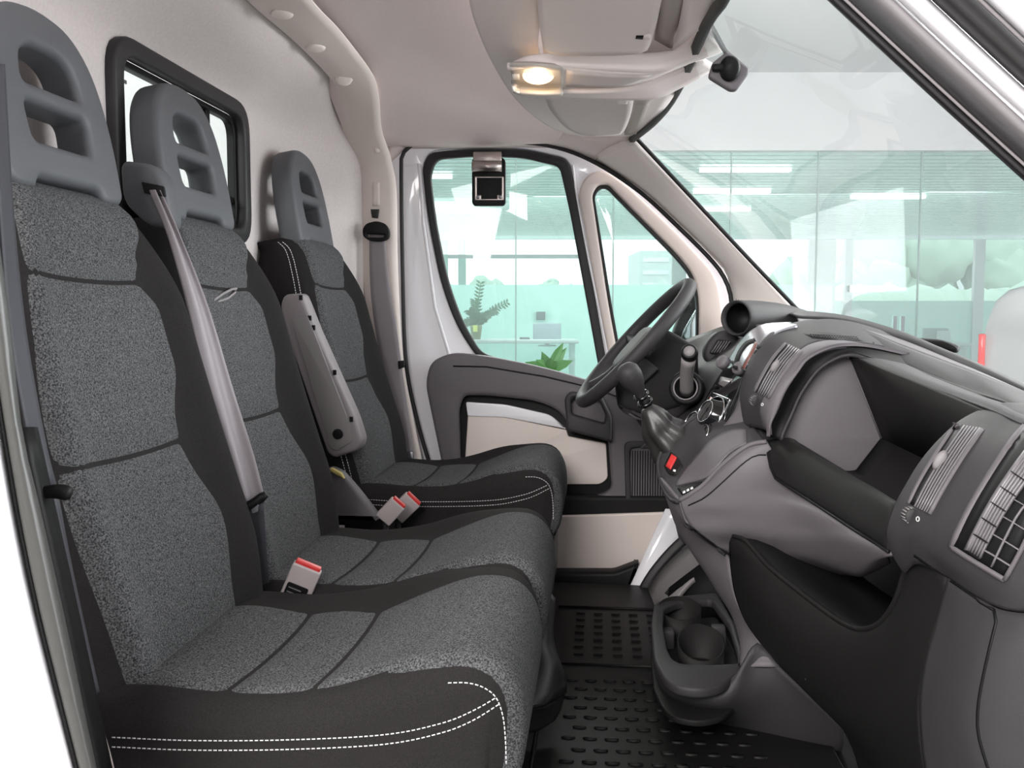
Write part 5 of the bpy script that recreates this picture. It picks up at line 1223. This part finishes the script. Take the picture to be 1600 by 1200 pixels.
# plants
def leaf_geo(p, d, ln, wd, up_=V((0, 0, 1))):
    d = d.normalized(); s_ = d.cross(up_).normalized(); n_ = s_.cross(d)
    q = [p, p+d*ln*.3+s_*wd*.5, p+d*ln*.65+s_*wd*.42-n_*ln*.04, p+d*ln-n_*ln*.15, p+d*ln*.65-s_*wd*.42-n_*ln*.04, p+d*ln*.3-s_*wd*.5]
    return q, [(0, 1, 2, 3), (0, 3, 4, 5)]
def zz_plant():
    c = SP(744, 530, 12.8); base = S3(c)
    r = empty('potted_plant', base, 'tall potted plant with many small leaves on the reception counter, in an olive pot', 'plant')
    lathe('pot', [(0, 0), (.06, 0), (.085, .17), (.08, .19), (.07, .17), (0, .16)], M['pot'], r, Matrix.Translation(base), 18)
    box('yellow_tag', base+V((.0, -.09, .15)), (.06, .008, .09), mat('tag_yellow', (.75, .75, .15), .6), r)
    stems = [(751, 443, .0), (792, 473, .1), (733, 485, -.2), (775, 486, 0), (742, 470, .1), (728, 505, 0), (763, 492, -.1)]
    sl_ = None
    for i, (u, v, dy) in enumerate(stems):
        tip = S3(SP(u, v, 12.8+dy)); st = base+V((0, 0, .15))
        m_ = st.lerp(tip, .5)+V((0, 0, .06))
        pts = spline([st, m_, tip], 14); tube('stem', pts, .008, M['leaf'], r, 5)
        geo = []
        for k in range(3, 14):
            d = (pts[min(13, k+1)]-pts[k-1]).normalized()
            for s in (-1, 1):
                side = d.cross(V((0, 1, 0))).normalized()*s+d*.6+V((0, random.uniform(-.4, .4), 0))
                geo.append(leaf_geo(pts[k], side, random.uniform(.06, .09), .032, V((0, 1, .3))))
        vs, fs = join_geo(geo); tag(mesh_obj('leaves', vs, fs, M['leaf'], r, False), kind='stuff')
zz_plant()
c = SP(858, 578, 8.4); base = S3(c)
pl2 = empty('potted_plant', S3((c.x, 8.4, ZF)), 'low plant with long bright green leaves at the bottom of the driver window', 'plant')
lathe('pot', [(0, 0), (.16, 0), (.20, .30+.0), (.18, .62), (0, .60)], M['pot'], pl2, Matrix.Translation(S3((c.x, 8.4, ZF))), 18)
for k, (u, v) in enumerate(((822, 566), (836, 560), (848, 552), (862, 556), (880, 536), (884, 545), (895, 563), (872, 562), (828, 572), (843, 568), (855, 562))):
    tip = S3(SP(u, v, 8.4+random.uniform(-.15, .15))); d = tip-base
    q, f = leaf_geo(base, d, d.length, .09, V((0, 1, 0))); mesh_obj('leaf', q, f, M['leaf2'], pl2, False)
    tube('stalk', [S3((c.x, 8.4, ZF+.5)), base], .006, M['leaf2'], pl2, 5) if k == 0 else None
# right desk with monitors
a, b = SP(1442, 533, 10.6), SP(1486, 533, 10.6)
d2 = empty('office_desk', S3(((a.x+b.x)/2, 10.9, ZF)), 'small white desk behind the glass carrying a monitor, right of the pull bars', 'desk')
sbox('desk_top', (a.x-.3, 10.5, a.z-.06), (b.x+.2, 11.2, a.z-.02), M['desk'], d2, .01)
for x in (a.x-.25, b.x+.12): sbox('leg_panel', (x, 10.55, ZF), (x+.04, 11.15, a.z-.06), M['desk'], d2)
monitor(1443, 513, 1483, 532, 10.7, 'wide monitor with pale screen on the white desk at the right', mat('monitor_screen', (.33, .42, .42), .2))
monitor(1447, 549, 1483, 566, 10.2, 'second darker monitor lower down beside the white desk', None, 1)
o = sbox('paper_box', (SP(1471, 530, 10.52).x, 10.52, a.z-.02), (SP(1487, 530, 10.52).x, 10.65, SP(1471, 517, 10.52).z), M['desk'], None, .01); tag(o, 'small white box beside the wide monitor on the white desk', 'box')
# parked car at the right (rear corner visible)
cp = [(1532, 600), (1531, 560), (1534, 510), (1541, 480), (1553, 458), (1572, 447), (1610, 440)]
dC = 7.4
cr_root = empty('parked_car', S3((SP(1531, 560, dC).x+2, dC+.8, ZF)), 'pale grey car parked in the showroom, only its rear corner in view', 'car')
x0 = SP(1531, 560, dC).x; ztop = SP(1572, 445, dC).z
prof = [(0, ZF+.25), (-.02, ZF+.5), (0, SP(1531, 560, dC).z), (.03, SP(1, 510, dC).z), (.07, SP(1, 480, dC).z), (.13, SP(1, 458, dC).z), (.24, ztop-.02), (.5, ztop+.02), (1.6, ztop+.04), (2.4, ztop-.05), (3.0, ztop-.45), (3.9, ztop-.6), (4.1, ztop-.9), (4.1, ZF+.25), (3.6, ZF+.2), (.6, ZF+.2)]
rows = []
TC = Matrix.Translation((x0, dC, 0)) @ Matrix.Rotation(math.radians(-29), 4, 'Z') @ Matrix.Translation((-x0, -dC, 0))
def CS(p): return S3(TC @ V(p))
for k, (yy, sc_) in enumerate(((0, .93), (.08, .985), (.3, 1), (1.4, 1), (1.62, .985), (1.7, .93))):
    cx_, cz_ = 2.0, ZF+.7
    rows.append([CS((x0+cx_+(x-cx_)*(.97+.03*sc_), dC+yy, cz_+(z-cz_)*sc_)) for x, z in prof])
R = [spline(r, 80, True) for r in rows]
vs = [p for r in R for p in r]; fs = grid_faces(6, 80, True); fs += [tuple(range(80)), tuple(reversed(range(400, 480)))]
recalc(mesh_obj('body', vs, fs, M['car'], cr_root))
def cbox(name, lo, hi, m_, bev):
    c = (V(lo)+V(hi))/2; q = V(hi)-V(lo)
    return box(name, CS(c), (abs(q.x), abs(q.y), abs(q.z)), m_, cr_root, (RZ @ TC).to_3x3(), bev)
cbox('tail_lamp', (x0-.015, dC-.012, SP(1531, 582, dC).z), (x0+.035, dC+.14, SP(1531, 522, dC).z), M['carred'], .008)
cbox('side_window', (x0+.9, dC-.002, ztop-.45), (x0+1.9, dC+.03, ztop-.10), M['mon'], .02)
for xx in (.75, 3.3):
    for yy in (.02, 1.5):
        lathe('wheel', [(0, 0), (.18, 0), (.20, .02), (.31, .02), (.32, .09), (.31, .17), (0, .18)], M['rub'], cr_root, frame_to(CS((x0+xx, dC+yy, ZF+.32)), (RZ @ TC).to_3x3() @ V((0, 1, 0))), 28)
# wiper resting at the foot of the windscreen
wp = empty('wiper_arm', P(1440, 545, 2.15), 'black wiper arm resting at the foot of the windscreen', 'wiper')
tube('arm', spline([P(1396, 536, 2.25), P(1440, 538, 2.2), P(1475, 541, 2.15), P(1496, 546, 2.12)], 10), [.008, .010, .013, .014, .014, .014, .014, .013, .011, .008], M['dashd'], wp, 8)
tube('pivot', [P(1440, 556, 2.2), P(1440, 538, 2.2)], .010, M['black'], wp, 8)
